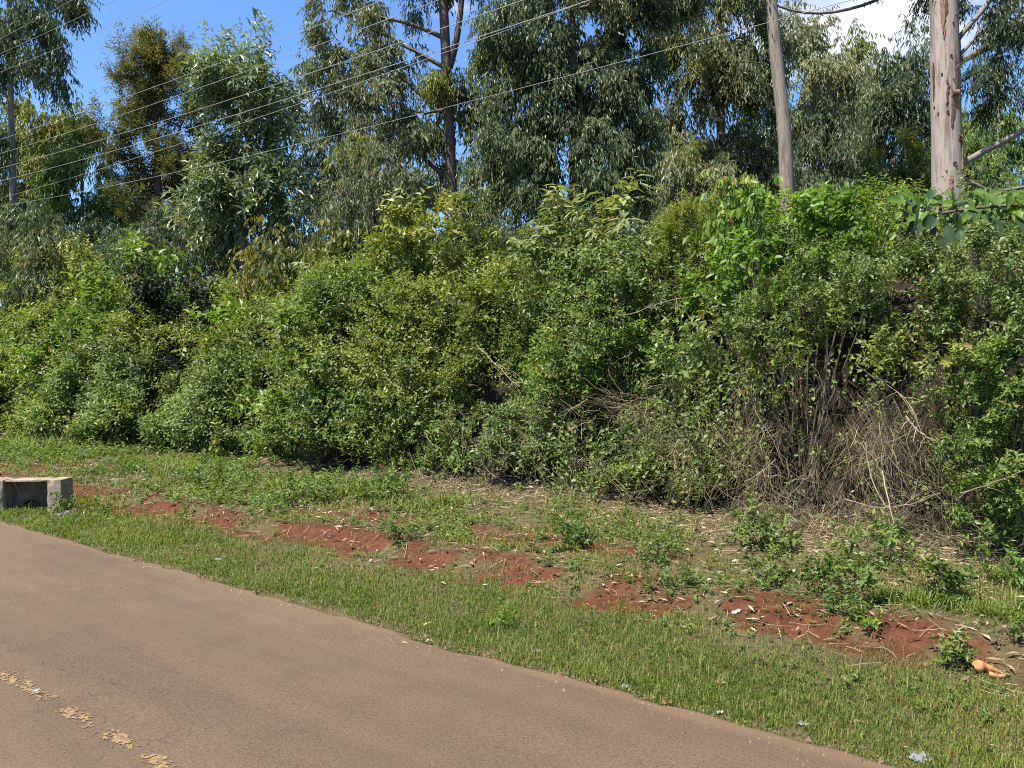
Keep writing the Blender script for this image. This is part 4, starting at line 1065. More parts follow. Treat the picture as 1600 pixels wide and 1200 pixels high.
# single dead stalks and branches one can point at
def stalk(label, pts, wd, Y, seed, name='dead_stalk', mat='straw', tone=0.8, forks=0, cat='dead stalk', group='dead stalks and branches on the bank'):
    rng = np.random.default_rng(seed)
    P = np.array([at_y(x, y, Y + (e[0] if e else 0)) for x, y, *e in pts])
    m = depth_at_y(pts[0][0], Y) / F
    t = np.linspace(0, 1, 14); tt = np.linspace(0, 1, len(P))
    Q = np.stack([np.interp(t, tt, P[:, k]) for k in range(3)], -1)
    for _ in range(2):
        Q[1:-1] = (Q[:-2] + 2 * Q[1:-1] + Q[2:]) / 4
    Q[1:-1] += rng.normal(size=(12, 3)) * 0.6 * m
    Q[:, 2] = np.maximum(Q[:, 2], ground_z(Q[:, 0], Q[:, 1]) + 0.01)
    tone *= 0.68
    mb = MB(); mb.tube(Q, np.linspace(wd * 0.27 * m, wd * 0.15 * m, 14), 6, tone)
    for f in range(forks):
        i = rng.integers(2, 11)
        e = Q[i] + nrm(Q[i + 2] - Q[i] + rng.normal(size=3) * 0.12) * rng.uniform(15, 45) * m + rng.normal(size=3) * 6 * m
        mb.tube(bez(Q[i], e, 0.02, 5), np.linspace(wd * 0.15 * m, wd * 0.08 * m, 5), 5, tone)
    o = mb.build(name, M[mat], tone=True, loc=Q[0])
    tag(o, label, cat, group)

stalk('long straight pale stalk leaning at the foot of the earth hollow', [(1378, 735), (1390, 790, -0.2), (1402, 840, -0.3), (1408, 868, -0.4)], 4, 9.5, 1, tone=0.95)
stalk('pale stalk bent down beside the long straight one', [(1352, 690), (1360, 745), (1378, 785, -0.1), (1400, 800, -0.2)], 4, 9.8, 2, tone=0.85)
stalk('forked straw-coloured branch high in the earth hollow', [(1340, 572), (1370, 592), (1410, 615), (1430, 650), (1445, 690)], 3.2, 9.95, 3, forks=11, tone=0.85)
stalk('short thick straw-coloured stub right of the forked branch', [(1415, 650), (1432, 672), (1462, 690)], 6, 9.9, 4, forks=2, tone=0.9)
stalk('reddish-brown dead branch lying on the bank in the centre', [(876, 645), (900, 636), (918, 624)], 7, 10.9, 5, name='dead_branch', mat='root', tone=0.75, forks=1, cat='dead branch')
stalk('long thin grey twig fallen across the creepers left of centre', [(745, 540), (770, 565), (800, 595), (812, 605)], 3, 11.1, 6, forks=5, tone=0.8)
stalk('thin upright yellow stalk below the whorled shrub', [(893, 525), (905, 495), (925, 455)], 4, 11.8, 7, tone=0.85)
stalk('pale twig lying nearly level below the yellow-olive shrub', [(930, 502), (990, 490), (1040, 470), (1100, 462)], 3, 11.5, 8, forks=4, tone=0.75)
stalk('reddish dry stick arching at the foot of the right bush', [(1500, 770), (1540, 760), (1600, 735)], 4, 9.1, 9, forks=2, tone=0.6)
stalk('pale dry stick poking from the hedge foot in the centre', [(662, 672), (672, 690), (685, 702)], 4, 10.6, 10, tone=0.7)
stalk('looping dry twig at the hedge foot in the centre', [(748, 705), (760, 735), (775, 745), (790, 752)], 4, 10.6, 11, forks=3, tone=0.6)
stalk('grey dead branch leaning above the yellow-olive shrub', [(1040, 325), (1050, 338), (1062, 350)], 4, 13.0, 12, name='dead_branch', mat='straw', tone=0.9, cat='dead branch')
stalk('pair of crossed straw stems low on the right of the earth hollow', [(1320, 780), (1370, 795), (1420, 790), (1470, 770)], 4, 9.6, 13, forks=3, tone=0.75)

# large single leaves of the plant in front of the big trunk
def big_leaf_mesh():
    V = []; n = 7
    for i in range(n):
        t = i / (n - 1)
        wv = math.sin(math.pi * (0.06 + 0.92 * t) ** 0.85) * 0.5 * 0.52
        z = -0.25 * t * t
        V += [(-wv, t, z + 0.05 * abs(math.sin(i * 2.2)) + 0.05), (0, t, z), (wv, t, z + 0.05 * abs(math.sin(i * 2.2 + 1)) + 0.05)]
    Fq = []
    for i in range(n - 1):
        b = 3 * i
        Fq += [[b, b + 1, b + 4, b + 3], [b + 1, b + 2, b + 5, b + 4]]
    mb = MB(); mb.add(V, Fq, 0.5)
    return mb
def large_leaf_plant():
    rng = np.random.default_rng(430)
    Y0 = 11.4
    c = at_y(1520, 350, Y0)
    g = tz(c[0], c[1])
    root = thing('large_leaf_shrub', (float(c[0]), float(c[1]), g), 'shrub with big drooping leathery leaves in front of the big pale trunk', 'bush', SHRUBS)
    loc = np.array(root.location)
    mb = MB()
    for k in range(9):
        e = at_y(1420 + 26 * k, 318 + rng.uniform(-18, 20), Y0 - 0.3)
        mb.tube(bez(np.array([c[0], c[1], g]), e, 0.25, 7, rng, 0.03), np.linspace(0.028, 0.008, 7), 6)
    mb.tube(np.array([at_y(1400, 385, Y0 - .5), at_y(1425, 362, Y0 - .5), at_y(1460, 335, Y0 - .4), at_y(1520, 325, Y0 - .3), at_y(1590, 320, Y0 - .3)]), np.linspace(0.012, 0.02, 5), 6)
    mb.build('stem', M['stem'], root, smooth=True, tone=False, loc=loc)
    me = None
    hand = [(1462, 335, 38, 215), (1490, 333, 36, 165), (1508, 330, 34, 150), (1540, 335, 40, 160), (1555, 345, 50, 170), (1445, 342, 34, 205), (1455, 350, 36, 190), (1480, 352, 40, 180), (1515, 348, 36, 185), (1575, 350, 40, 160), (1590, 340, 40, 175), (1425, 345, 30, 200), (1500, 360, 34, 190), (1530, 362, 34, 170), (1470, 372, 30, 185)]
    spots = [(x, y, s, a) for x, y, s, a in hand] + [(rng.uniform(1405, 1620), rng.uniform(295, 350), rng.uniform(20, 32), rng.uniform(60, 300)) for _ in range(150)]
    mats = [M['big'], M['green'], M['bright']]
    protos = []
    for k in range(3):
        o = big_leaf_mesh().build('leaf', mats[k], root, smooth=True)
        protos.append(o)
    for i, (px, py, s, ang) in enumerate(spots):
        yy = Y0 + (-0.45 if i < len(hand) else rng.uniform(-0.6, 0.5))
        p = at_y(px, py, yy); m = depth_at_y(px, yy) / F
        k = 0 if i < len(hand) else int(rng.choice([0, 1, 2], p=[0.2, 0.4, 0.4]))
        first = not protos[k].get('used')
        o = protos[k] if first else protos[k].copy()
        if first:
            protos[k]['used'] = 1
        else:
            COL.objects.link(o); o.parent = root
        a = math.radians(ang)
        # leaf axis: hangs at angle a clockwise from picture-up, tilted towards the road
        axis = np.array([RX, RY, 0]) * math.sin(a) + UP * math.cos(a) + np.array([-VX, -VY, 0]) * rng.uniform(0.1, 0.9)
        axis = nrm(axis)
        nrmv = UP * 0.7 - np.array([VX, VY, 0]) * 0.6 + rng.normal(size=3) * 0.35
        xx = nrm(np.cross(axis, nrmv)); zz = np.cross(xx, axis)
        from mathutils import Matrix
        mt = Matrix(((xx[0], axis[0], zz[0]), (xx[1], axis[1], zz[1]), (xx[2], axis[2], zz[2])))
        o.rotation_euler = mt.to_euler()
        o.scale = (s * m * rng.uniform(0.72, 0.95), s * m * 0.92, s * m)
        o.location = p - loc
    for o in protos:
        if 'used' in o: del o['used']
    for o in root.children:
        if 'used' in o: del o['used']
large_leaf_plant()

# ------------------------------------------------------------------ verge: grass, weeds, litter, clods
def grass():
    rng = np.random.default_rng(500)
    n = 1500000
    X = rng.uniform(-46, 5, n); Y = ROAD_EDGE - 0.07 + rng.random(n) ** 1.25 * 5.9
    d = camdist(X, Y)
    ok = rng.random(n) < np.clip((5.5 / d) ** 1.7, 0, 1)
    bare = bare_mask(X, Y)
    ok &= rng.random(n) > np.clip(bare * 1.9 - 0.30, 0, 0.97) * (0.30 + 0.70 * sstep(0.38, 0.52, fbm2(X * 3.0, Y * 3.6, 113, 3)))
    lush = sstep(7.0, 5.8, Y + (fbm2(X * 0.8, Y * 0.8, 110, 2) - 0.5) * 1.2)
    patch = fbm2(X * 0.9, Y * 1.1, 111, 3)
    far = sstep(7.2, 9.5, Y)
    dens = lush * (0.62 + 0.38 * sstep(0.34, 0.5, patch)) + (1 - lush) * (0.07 + 0.50 * sstep(0.45, 0.60, patch)) * (1 - 0.93 * dryfoot(X, Y))
    edge_fade = sstep(ROAD_EDGE - 0.04, ROAD_EDGE + 0.16, Y + (fbm2(X * 2.3, Y * 0, 115, 3) - 0.5) * 0.42)
    ok &= rng.random(n) < dens * edge_fade
    X, Y, d, lush, patch = X[ok], Y[ok], d[ok], lush[ok], patch[ok]
    n = len(X)
    Z = ground_z(X, Y)
    H = rng.uniform(0.022, 0.066, n) * (0.7 + 0.9 * fbm2(X * 0.7 + 4, Y * 0.8, 117, 2)) * np.clip(d / 7, 0.9, 2.2) ** 0.5
    H = H * (1 + 1.3 * (rng.random(n) < 0.04))
    W = np.maximum(0.0058, 1.15 * d / F) * rng.uniform(0.8, 1.3, n)
    az = rng.uniform(0, 6.28, n)
    lean = rng.uniform(0.1, 0.9, n)
    dirh = np.stack([np.cos(az), np.sin(az), np.zeros(n)], -1)
    side = np.stack([-np.sin(az), np.cos(az), np.zeros(n)], -1)
    B = np.stack([X, Y, Z - 0.006], -1)
    mid = B + UP * (H * 0.6)[:, None] + dirh * (H * lean * 0.3)[:, None]
    tip = B + UP * (H * (1 - 0.35 * lean))[:, None] + dirh * (H * lean)[:, None]
    V = np.stack([B - side * W[:, None] * .5, B + side * W[:, None] * .5, mid + side * W[:, None] * .38, mid - side * W[:, None] * .38, tip], 1).reshape(-1, 3)
    b = np.arange(n)[:, None] * 5
    tone = np.clip(0.30 + 0.4 * (fbm2(X * 1.3, Y * 1.3, 119, 2) - 0.3) + rng.normal(size=n) * 0.14 + 0.22 * (1 - lush) + (rng.random(n) < 0.16) * 0.45, 0, 1)
    mb = MB()
    mb.add(V, b + np.array([[0, 1, 2, 3]]), tone)
    mb.F.append(b + np.array([[3, 2, 4]])); mb.T.append(tone); mb.M.append(np.zeros(n, np.int32))
    o = mb.build('verge_grass', M['grass'])
    tag(o, 'short green grass growing along the roadside verge', 'grass', kind='stuff')
grass()

def long_grass():
    rng = np.random.default_rng(510)
    mb = MB()
    spots = [(1480, 945, 90, 340), (1560, 965, 70, 280), (1410, 940, 50, 160), (560, 775, 70, 160), (440, 770, 60, 120), (640, 800, 60, 120), (700, 790, 50, 80), (60, 705, 60, 90), (260, 745, 60, 80), (1050, 850, 60, 60), (880, 790, 60, 60)]
    for px, py, rx, cnt in spots:
        g = ground_at(px, py); d = float(np.dot(g[:2], [VX, VY])); m = d / F
        for _ in range(cnt):
            x = g[0] + rng.normal() * rx * m * 0.45; y = g[1] + rng.normal() * rx * m * 0.3
            if y < 6.6: continue
            z = tz(x, y)
            az = rng.uniform(0, 6.28); H = rng.uniform(18, 42) * m; Wd = rng.uniform(1.8, 3.0) * m
            dh = np.array([math.cos(az), math.sin(az), 0]); sd = np.array([-math.sin(az), math.cos(az), 0])
            ln = rng.uniform(0.3, 1.0)
            V = []
            for k in range(4):
                t = k / 3
                c = np.array([x, y, z - 0.01]) + UP * H * (t - 0.45 * ln * t * t) + dh * H * ln * t * t * 0.8
                ww = Wd * (1 - t * 0.85) * 0.5
                V += [c - sd * ww, c + sd * ww]
            mb.add(V, [[0, 1, 3, 2], [2, 3, 5, 4], [4, 5, 7, 6]], min(1, max(0, 0.42 + rng.normal() * 0.13 + (0.35 if rng.random() < 0.15 else 0))))
    o = mb.build('long_grass', M['grass'])
    tag(o, 'tufts of long arching grass below the bank', 'grass', kind='stuff')
long_grass()

def weeds():
    rng = np.random.default_rng(520)
    n = 90000
    X = rng.uniform(-40, 4, n); Y = rng.uniform(5.6, 10.9, n)
    d = camdist(X, Y)
    ok = rng.random(n) < np.clip((7 / d) ** 1.5, 0, 1)
    ok &= rng.random(n) > np.clip(bare_mask(X, Y) * 1.6 - 0.1, 0, 0.95) * (0.4 + 0.6 * sstep(0.40, 0.52, fbm2(X * 2.4, Y * 2.8, 123, 2)))
    p = fbm2(X * 0.8 + 40, Y * 1.0, 121, 3)
    ok &= rng.random(n) < (0.15 + 0.85 * sstep(0.42, 0.58, p)) * (0.10 + 0.90 * sstep(6.4, 8.0, Y)) * (1 - 0.85 * dryfoot(X, Y))
    X, Y, d = X[ok], Y[ok], d[ok]; n = len(X)
    Z = ground_z(X, Y)
    base = np.stack([X, Y, Z], -1)
    L = np.maximum(0.036, 6.0 * d / F) * rng.uniform(0.7, 1.4, n)
    direc = UP + rng.normal(size=(n, 3)) * 0.35
    mb = MB()
    sprigs(mb, rng, base, direc, np.tile(UP, (n, 1)), 8, L * 2.0, L, L * 0.5, 0.35 + 0.4 * fbm2(X * 1.1, Y * 1.1, 125, 2), spread=1.0, upb=1.0)
    o = mb.build('verge_weeds', M['weed'])
    tag(o, 'small broad-leaved weeds scattered over the verge', 'weeds', kind='stuff')
weeds()

def litter():
    rng = np.random.default_rng(530)
    n = 330000
    X = rng.uniform(-42, 4, n); Y = rng.uniform(4.5, 11.2, n)
    d = camdist(X, Y)
    ok = rng.random(n) < np.clip((7 / d) ** 1.3, 0, 1)
    p = fbm2(X * 0.7 + 80, Y * 0.9, 131, 3)
    want = sstep(6.2, 7.4, Y) * (0.22 + 0.78 * sstep(0.40, 0.58, p)) * (0.55 + 0.45 * sstep(8.5, 10.0, Y)) + 0.01
    want = np.maximum(want, dryfoot(X, Y) * 0.95)
    want = np.where(Y < ROAD_EDGE - 0.02, 0.004, want)
    ok &= rng.random(n) < want
    X, Y, d = X[ok], Y[ok], d[ok]; n = len(X)
    Z = np.where(Y < ROAD_EDGE, 0.006, ground_z(X, Y) + 0.012 + rng.random(n) * 0.045)
    L = np.where(rng.random(n) < 0.13, rng.uniform(0.06, 0.14, n), np.maximum(0.022, 3.0 * d / F) * rng.uniform(0.6, 1.6, n))
    az = rng.uniform(0, 6.28, n)
    D = np.stack([np.cos(az), np.sin(az), rng.normal(size=n) * 0.18], -1)
    U = np.tile(UP, (n, 1)) + rng.normal(size=(n, 3)) * 0.35
    mb = MB()
    leaf_quads(mb, np.stack([X, Y, Z], -1), D, U, L, L * rng.uniform(0.15, 0.32, n), np.clip(rng.normal(size=n) * 0.24 + 0.45, 0, 1), fold=0.25)
    o = mb.build('leaf_litter', M['litter'])
    tag(o, 'dry fallen leaves and straw scattered over soil and grass', 'leaf litter', kind='stuff')
    # straw and twigs on the ground
    n = 15000
    X = rng.uniform(-30, 3, n); Y = rng.uniform(6.3, 11.2, n); d = camdist(X, Y)
    ok = rng.random(n) < np.clip((7 / d) ** 1.2, 0, 1) * np.maximum(0.22 + 0.3 * sstep(8.5, 10, Y), dryfoot(X, Y))
    mb = MB()
    for x, y, dd in zip(X[ok], Y[ok], d[ok]):
        az = rng.uniform(0, 6.28); l = rng.uniform(0.08, 0.34)
        t = np.linspace(-0.5, 0.5, 4)
        bx = x + math.cos(az) * l * t + rng.normal() * 0.05 * (t * t); by = y + math.sin(az) * l * t + rng.normal() * 0.3 * l * (t * t)
        P = np.stack([bx, by, ground_z(bx, by) + 0.014 + rng.random() * 0.03], -1)
        mb.tube(P, np.linspace(1, 0.6, 4) * rng.uniform(0.45, 0.9) * max(0.0035, 0.5 * dd / F), 3, np.clip(rng.normal() * 0.22 + 0.6, 0, 1), cap=False)
    o = mb.build('dry_twigs', M['straw'])
    tag(o, 'thin dry twigs and straw lying on the verge', 'twigs', kind='stuff')
    # grit and crumbs of soil washed along the road margin
    n = 5200
    X = rng.uniform(-30, 3, n); Y = ROAD_EDGE + 0.05 - np.abs(rng.normal(size=n)) * 0.16
    ok = rng.random(n) < np.clip((6 / camdist(X, Y)) ** 1.3, 0, 1)
    X, Y = X[ok], Y[ok]; n = len(X)
    tet = np.array([[1, 0, -.4], [-.5, .87, -.4], [-.5, -.87, -.4], [0, 0, .9]])
    tf = np.array([[0, 1, 3], [1, 2, 3], [2, 0, 3], [0, 2, 1]])
    sz_ = rng.uniform(0.003, 0.010, n) * (1 + 1.2 * (rng.random(n) < 0.05))
    V = tet[None] * sz_[:, None, None] * rng.uniform(0.6, 1.4, (n, 4, 1)) + np.stack([X, Y, road_z(X, Y) + sz_ * 0.3], -1)[:, None, :]
    mb = MB(); mb.add(V.reshape(-1, 3), (np.arange(n)[:, None, None] * 4 + tf[None]).reshape(-1, 3), np.repeat(rng.uniform(0.0, 0.42, n), 4))
    o = mb.build('road_grit', M['litter'])
    tag(o, 'grit and crumbs scattered along the grassy edge of the road', 'grit', kind='stuff')
    # clods
    n = 5000
    X = rng.uniform(-26, 2, n); Y = rng.uniform(5.9, 9.6, n)
    ok = rng.random(n) < np.clip(bare_mask(X, Y) * 1.6, 0, 1)
    X, Y = X[ok], Y[ok]
    oc = np.array([[1, 0, 0], [-1, 0, 0], [0, 1, 0], [0, -1, 0], [0, 0, 1], [0, 0, -1.0]])
    of = np.array([[0, 2, 4], [2, 1, 4], [1, 3, 4], [3, 0, 4], [2, 0, 5], [1, 2, 5], [3, 1, 5], [0, 3, 5]])
    n = len(X)
    s = rng.uniform(0.005, 0.017, n) * (1 + 1.3 * (rng.random(n) < 0.05))
    V = oc[None] * s[:, None, None] * rng.uniform(0.6, 1.3, (n, 6, 1)) + rng.normal(size=(n, 6, 3)) * s[:, None, None] * 0.2
    V += np.stack([X, Y, ground_z(X, Y) + s * 0.3], -1)[:, None, :]
    mb = MB(); mb.add(V.reshape(-1, 3), (np.arange(n)[:, None, None] * 6 + of[None]).reshape(-1, 3))
    o = mb.build('soil_clods', M['clod'], tone=False)
    tag(o, 'crumbly red clods on the bare soil strip', 'clods', kind='stuff')
litter()

# ------------------------------------------------------------------ concrete culvert head
M['concrete'] = rough_mat('weathered_concrete', [(0.25, (0.08, 0.065, 0.045)), (0.42, (0.21, 0.17, 0.115)), (0.65, (0.33, 0.27, 0.19))], 5, None, 0.7, 40, 0.9)
M['stained_shade'] = rough_mat('stained_shade_concrete', [(0.3, (0.05, 0.040, 0.028)), (0.5, (0.11, 0.088, 0.060)), (0.7, (0.17, 0.135, 0.095))], 4, None, 0.7, 40, 0.92)  # brownish stain, plus the shade of the recess put into the colour
M['pipe_dark'] = rough_mat('dirty_pipe', [(0.3, (0.05, 0.04, 0.03)), (0.7, (0.13, 0.1, 0.075))], 6)
def culvert():
    g = ground_at(64, 801)
    d = float(np.dot(g[:2], [VX, VY])); m = d / F
    tow = nrm(np.array([-g[0], -g[1], 0])); rg = np.array([-tow[1], tow[0], 0])
    if np.dot(rg, [RX, RY, 0]) < 0: rg = -rg
    al = math.radians(27)
    fr = tow * math.cos(al) - rg * math.sin(al)      # front normal, faces the road
    rt = rg * math.cos(al) + tow * math.sin(al)      # along the face, to the right
    root = thing('concrete_culvert', tuple(map(float, g)), 'weathered concrete culvert head with a round pipe at the left road edge', 'culvert')
    loc = np.array(root.location)
    rng = np.random.default_rng(600)
    def P(u, v, w_):   # u along face to the right, v towards the front, w up
        return g + rt * u + fr * v + UP * w_
    def block(name, u0, u1, v0, v1, w0, w1, mat='concrete', nu=8, nw=8):
        # box with chipped, slightly uneven faces
        mb = MB()
        def face(f, a, b, na, nb):
            A, B_ = np.meshgrid(np.linspace(0, 1, na), np.linspace(0, 1, nb), indexing='ij')
            V = np.array([f(x, y) for x, y in zip(A.ravel(), B_.ravel())])
            i = np.arange(na - 1)[:, None] * nb; j = np.arange(nb - 1)[None, :]
            mb.add(V, np.stack([i + j, i + nb + j, i + nb + j + 1, i + j + 1], -1).reshape(-1, 4))
        ch = 0.012
        def q(u, v, w_):
            # knock the arrises back by a varying amount
            n_ = noise2(np.array([u * 14 + 3]), np.array([w_ * 14 + v * 9]), 601)[0]
            ed = sum([abs(u - u0) < 1e-6 or abs(u - u1) < 1e-6, abs(v - v0) < 1e-6 or abs(v - v1) < 1e-6, abs(w_ - w0) < 1e-6 or abs(w_ - w1) < 1e-6])
            k = ch * n_ * (2.0 if ed >= 2 else 0.35)
            cu, cv, cw = (u0 + u1) / 2, (v0 + v1) / 2, (w0 + w1) / 2
            return P(u + (k if u < cu else -k) * (ed >= 1), v + (k if v < cv else -k), w_ + (k if w_ < cw else -k))
        L = lambda a, b, t: a + (b - a) * t
        face(lambda x, y: q(L(u0, u1, x), v1, L(w0, w1, y)), 0, 0, nu, nw)
        face(lambda x, y: q(L(u0, u1, x), v0, L(w0, w1, y)), 0, 0, nu, nw)
        face(lambda x, y: q(u0, L(v0, v1, x), L(w0, w1, y)), 0, 0, nu, nw)
        face(lambda x, y: q(u1, L(v0, v1, x), L(w0, w1, y)), 0, 0, nu, nw)
        face(lambda x, y: q(L(u0, u1, x), L(v0, v1, y), w1), 0, 0, nu, nw)
        return mb.build(name, M[mat], root, tone=False, loc=loc)
    ca = math.cos(al)
    H = 51 * m
    uR = 27 * m / ca; wp = 20 * m / ca; rec = 58 * m / ca
    block('pillar', uR - wp, uR, -0.47, 0.0, -0.25, H)
    block('pillar', uR - wp - rec - wp * 1.5, uR - wp - rec, -0.47, 0.0, -0.25, H)
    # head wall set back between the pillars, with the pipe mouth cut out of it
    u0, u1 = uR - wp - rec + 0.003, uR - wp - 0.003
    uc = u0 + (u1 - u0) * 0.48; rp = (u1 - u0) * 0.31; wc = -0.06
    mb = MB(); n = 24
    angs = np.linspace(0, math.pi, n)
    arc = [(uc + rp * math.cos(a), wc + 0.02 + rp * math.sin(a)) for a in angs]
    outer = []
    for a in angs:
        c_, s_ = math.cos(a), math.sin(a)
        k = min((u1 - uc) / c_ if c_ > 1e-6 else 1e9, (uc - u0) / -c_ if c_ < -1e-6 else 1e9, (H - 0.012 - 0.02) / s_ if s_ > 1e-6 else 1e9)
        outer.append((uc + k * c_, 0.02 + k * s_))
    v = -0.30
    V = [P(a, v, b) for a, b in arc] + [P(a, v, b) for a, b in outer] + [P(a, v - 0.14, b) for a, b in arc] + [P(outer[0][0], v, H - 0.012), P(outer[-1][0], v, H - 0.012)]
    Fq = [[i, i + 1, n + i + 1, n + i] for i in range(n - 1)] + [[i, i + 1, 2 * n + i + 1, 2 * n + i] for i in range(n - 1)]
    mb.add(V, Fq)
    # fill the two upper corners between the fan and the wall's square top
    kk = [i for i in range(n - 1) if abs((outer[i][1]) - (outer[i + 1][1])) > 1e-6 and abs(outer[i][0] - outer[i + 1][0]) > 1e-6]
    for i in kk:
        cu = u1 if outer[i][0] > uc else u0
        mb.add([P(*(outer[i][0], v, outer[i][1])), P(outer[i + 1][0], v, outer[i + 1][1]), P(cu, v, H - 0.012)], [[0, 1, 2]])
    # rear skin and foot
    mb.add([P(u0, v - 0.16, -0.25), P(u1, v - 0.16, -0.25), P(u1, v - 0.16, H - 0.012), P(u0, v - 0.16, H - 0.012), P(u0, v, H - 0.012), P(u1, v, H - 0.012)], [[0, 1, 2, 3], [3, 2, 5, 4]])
    mb.build('head_wall', M['stained_shade'], root, tone=False, loc=loc)
    # pipe
    mb = MB()
    R1 = [P(uc + rp * math.cos(a), v - 0.002, wc + 0.02 + rp * math.sin(a)) for a in np.linspace(0, 2 * math.pi, 32, endpoint=False)]
    R2 = [p - fr * 0.12 for p in R1]
    mb.add(R1 + R2, [[i, (i + 1) % 32, 32 + (i + 1) % 32, 32 + i] for i in range(32)])
    mb.add(R2, [list(range(32))])
    mb.build('pipe', M['pipe_dark'], root, smooth=False, tone=False, loc=loc)
    # collar of the pipe standing proud of the wall
    mb = MB()
    cp = np.array([P(uc + rp * 1.06 * math.cos(a), v + 0.006, wc + 0.02 + rp * 1.06 * math.sin(a)) for a in np.linspace(0.15, math.pi - 0.15, 18)])
    mb.tube(cp, 0.018, 6); mb.build('pipe_collar', M['pipe_dark'], root, smooth=True, tone=False, loc=loc)
    block('coping', uR - wp - rec + 0.004, uR - wp - 0.004, -0.47, -0.02, H - 0.045, H - 0.006)
culvert()

# ------------------------------------------------------------------ small litter things
def crumple(name, label, cat, px, py, sx, sy, sz, mats, seed, stretch=1.0, tonef=None, rot=0.0):
    """crumpled sheet: a heap of folded cloth, paper or film"""
    rng = np.random.default_rng(seed)
    g = ground_at(px, py); d = float(np.dot(g[:2], [VX, VY])); m = d / F
    n = 22
    A, B = np.meshgrid(np.linspace(-1, 1, n), np.linspace(-1, 1, n), indexing='ij')
    r = np.sqrt(A * A + B * B)
    k = seed * 3.7
    h = np.abs(fbm2(A * 2.2 + k, B * 2.6 + k, 701, 3) - 0.5) * 2.4
    Z = np.clip(1 - r * 0.8, 0.0, 1) * (0.3 + h) * sz * m
    jx = (fbm2(A * 2 + k, B * 2, 705, 2) - 0.5) * 0.7; jy = (fbm2(A * 2, B * 2 + k, 707, 2) - 0.5) * 0.7
    rt = np.array([RX, RY, 0]); fw = np.array([VX, VY, 0])
    c, s = math.cos(rot), math.sin(rot)
    U = (A + jx) * sx * m * 0.5; W_ = (B + jy) * sy * m * 0.5
    P = g + rt * (U * c - W_ * s)[..., None] + fw * (U * s + W_ * c)[..., None] + UP * Z[..., None]
    P[..., 2] = np.maximum(P[..., 2], ground_z(P[..., 0], P[..., 1]) + 0.012 + 0.02 * h)
    i = np.arange(n - 1)[:, None] * n; j = np.arange(n - 1)[None, :]
    Fq = np.stack([i + j, i + n + j, i + n + j + 1, i + j + 1], -1).reshape(-1, 4)
    inside = (r[:-1, :-1] < 1.02 + 0.1 * np.sin(9 * np.arctan2(B, A))[:-1, :-1]).ravel()
    mb = MB(); mb.add(P.reshape(-1, 3), Fq[inside])
    if len(mats) > 1:
        AA = A[:-1, :-1].ravel()[inside]; BB = B[:-1, :-1].ravel()[inside]
        mb.M[0] = tonef(AA, BB).astype(np.int32)
    o = mb.build(name, mats, smooth=False, tone=False, loc=g)
    tag(o, label, cat)
    md = o.modifiers.new('thick', 'SOLIDIFY'); md.thickness = 0.002
    return o

red = rough_mat('dark_red_cloth', [(0.3, (0.10, 0.012, 0.022)), (0.7, (0.24, 0.03, 0.045))], 30, None, 0.4)
gry = rough_mat('grey_cloth', [(0.3, (0.07, 0.07, 0.075)), (0.7, (0.16, 0.16, 0.17))], 30, None, 0.4)
crumple('discarded_rag', 'crumpled dark red and grey rag lying on grass beside the culvert', 'rag', 112, 805, 44, 26, 14, [red, gry], 1, tonef=lambda a, b: ((a < -0.15) | (b < -0.5)) * 1, rot=0.5)

def film_mat():
    m = bpy.data.materials.new('clear_plastic_film'); m.use_nodes = True
    nt = m.node_tree; nt.nodes.clear()
    out = N(nt, 'ShaderNodeOutputMaterial')
    p = N(nt, 'ShaderNodeBsdfPrincipled'); p.inputs['Base Color'].default_value = (0.24, 0.235, 0.23, 1); p.inputs['Roughness'].default_value = 0.25
    t = N(nt, 'ShaderNodeBsdfTransparent'); mx = N(nt, 'ShaderNodeMixShader'); mx.inputs[0].default_value = 0.5
    nt.links.new(t.outputs[0], mx.inputs[1]); nt.links.new(p.outputs[0], mx.inputs[2]); nt.links.new(mx.outputs[0], out.inputs[0])
    return m
pink = flat_mat('printed_red_film', (0.55, 0.14, 0.19), 0.35, 0.5)
crumple('plastic_bag', 'crumpled clear plastic bag with a red print on the grass by the road', 'plastic bag', 1437, 1188, 36, 34, 15, [film_mat(), pink], 2, tonef=lambda a, b: ((np.abs(a - 0.42) < 0.16) & (b < 0.2)) * 1)
white = rough_mat('white_paper', [(0.3, (0.35, 0.34, 0.32)), (0.7, (0.50, 0.49, 0.47))], 20)
greyw = rough_mat('dull_grey_paper', [(0.3, (0.20, 0.185, 0.16)), (0.7, (0.33, 0.31, 0.27))], 20)
for i, (nm, lab, px, py, sx, sy, mt) in enumerate([
    ('paper_scrap', 'grey crumpled paper on the grass near the left road edge', 340, 877, 17, 14, greyw),
    ('paper_scrap', 'small white scrap on the edge of the road at the centre right', 977, 1079, 12, 8, white),
    ('paper_scrap', 'thin white scrap on the bare red soil', 1150, 963, 17, 8, white),
    ('paper_scrap', 'crumpled grey-white wrapper on the grass at the middle', 838, 1022, 16, 14, greyw),
    ('paper_scrap', 'white wrapper in the nettles under the earth hollow', 1240, 896, 14, 12, white),
    ('paper_scrap', 'white paper bits on the litter near the right edge', 1522, 905, 18, 12, white),
    ('paper_scrap', 'tiny white crumpled scrap on the asphalt beside the yellow line', 57, 1103, 14, 8, white),
    ('paper_scrap', 'white scrap lying at the roadside right of the centre', 1125, 1124, 14, 6, white),
    ('paper_scrap', 'pale torn wrapper on the grass above the plastic bag', 1256, 1139, 22, 9, greyw)]):
    o = crumple(nm, lab, 'litter', px, py, sx * 0.8, sy * 0.8, 5, [mt], 20 + i)
    if i == 6:
        o.location.z = 0.02

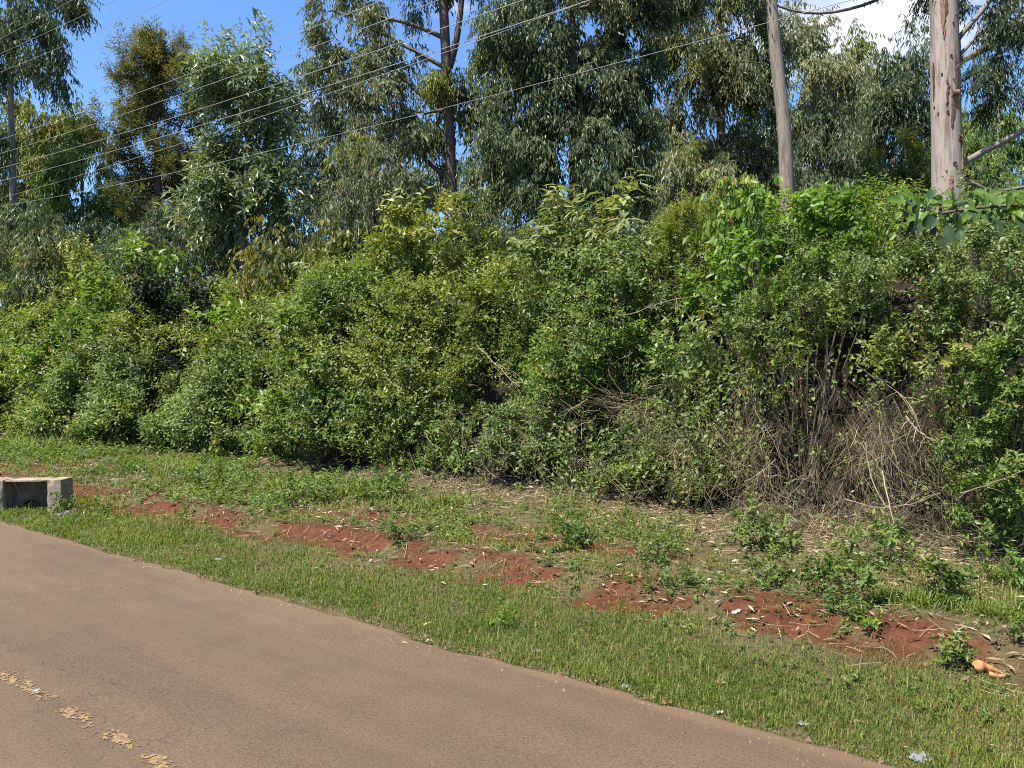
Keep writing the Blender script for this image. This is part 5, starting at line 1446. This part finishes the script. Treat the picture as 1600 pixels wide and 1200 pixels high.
def orange_lump():
    """a forked, hollowed chunk of fresh orange wood half sunk in red soil"""
    g = ground_at(1546, 1060); d = float(np.dot(g[:2], [VX, VY])); m = d / F
    rng = np.random.default_rng(620)
    rt = np.array([RX, RY, 0]); fw = np.array([VX, VY, 0])
    def P(x, y, z): return g + rt * x * m + fw * y * m + UP * z * m
    mat = rough_mat('fresh_orange_wood', [(0.25, (0.20, 0.075, 0.03)), (0.5, (0.40, 0.18, 0.07)), (0.75, (0.52, 0.30, 0.15))], 14, None, 0.6, 40)
    root = thing('wood_chunk', tuple(map(float, g)), 'pale orange knobbly chunk of wood lying on red soil at the right edge', 'wood chunk')
    loc = np.array(root.location)
    mb = MB()
    n = 16
    path = np.array([P(-25 + 50 * t, 3 * math.sin(3 * t), 13 - 11 * t + 3 * math.sin(5 * t)) for t in np.linspace(0, 1, n)])
    rad = np.array([2, 7.5, 9.5, 10, 8.5, 6.5, 6, 6.5, 6.5, 5.5, 5, 5, 4.8, 4.5, 3.5, 1.5]) * m
    mb.tube(path, rad, 12, wob=1 + (rng.random((n, 12)) - 0.5) * 0.22)
    mb.build('knob', mat, root, smooth=True, tone=False, loc=loc)
    mb = MB()
    path = np.array([P(-8 + 34 * t, -10 + 4 * t, 6 - 5.5 * math.sin(2.6 * t) ) for t in np.linspace(0, 1, 10)])
    mb.tube(path, np.array([2, 4, 4, 3.5, 3, 3, 3.2, 3.5, 3.4, 1.6]) * m, 10, wob=1 + (rng.random((10, 10)) - 0.5) * 0.2)
    mb.build('prong', mat, root, smooth=True, tone=False, loc=loc)
orange_lump()

# ------------------------------------------------------------------ overhead wires, parallel to the road
WIRES = 'overhead power wires along the road'
def wire(label, Y, a, b, c=0.0013, r=0.0046):
    p = at_y(*a, Y); q = at_y(*b, Y)
    xs_ = np.linspace(-75, 40, 90)
    sl = (q[2] - p[2]) / (q[0] - p[0])
    z = p[2] + sl * (xs_ - p[0]) + c * (xs_ - p[0]) * (xs_ - q[0])
    mb = MB(); mb.tube(np.stack([xs_, np.full(90, Y), z], -1), r, 6)
    o = mb.build('power_wire', M['wire'], smooth=True, tone=False)
    tag(o, label, 'wire', WIRES)
wire('uppermost wire, crossing only the top left corner', 7.4, (0, 61), (113, 0))
wire('second wire from the top left corner', 7.8, (0, 84), (180, 0))
wire('third wire from the top left corner, above the bronze tree', 8.2, (0, 113), (263, 0))
wire('upper wire of the lower set, passing the tops of the silvery tree', 8.0, (0, 218), (592, 3))
wire('second wire of the lower set, leaving the frame above the forked trunk', 8.0, (0, 240), (686, 0))
wire('third wire of the lower set, leaving the frame above the huge dark tree', 8.0, (0, 263), (818, 0))
wire('fourth wire of the lower set, leaving the frame farthest right', 8.0, (0, 283), (922, 0))
wire('fifth wire running close under the fourth one', 8.3, (0, 310), (600, 116), r=0.004)
wire('faint lowest wire in front of the silvery and huge dark trees', 9.2, (100, 305), (966, 98), r=0.004)
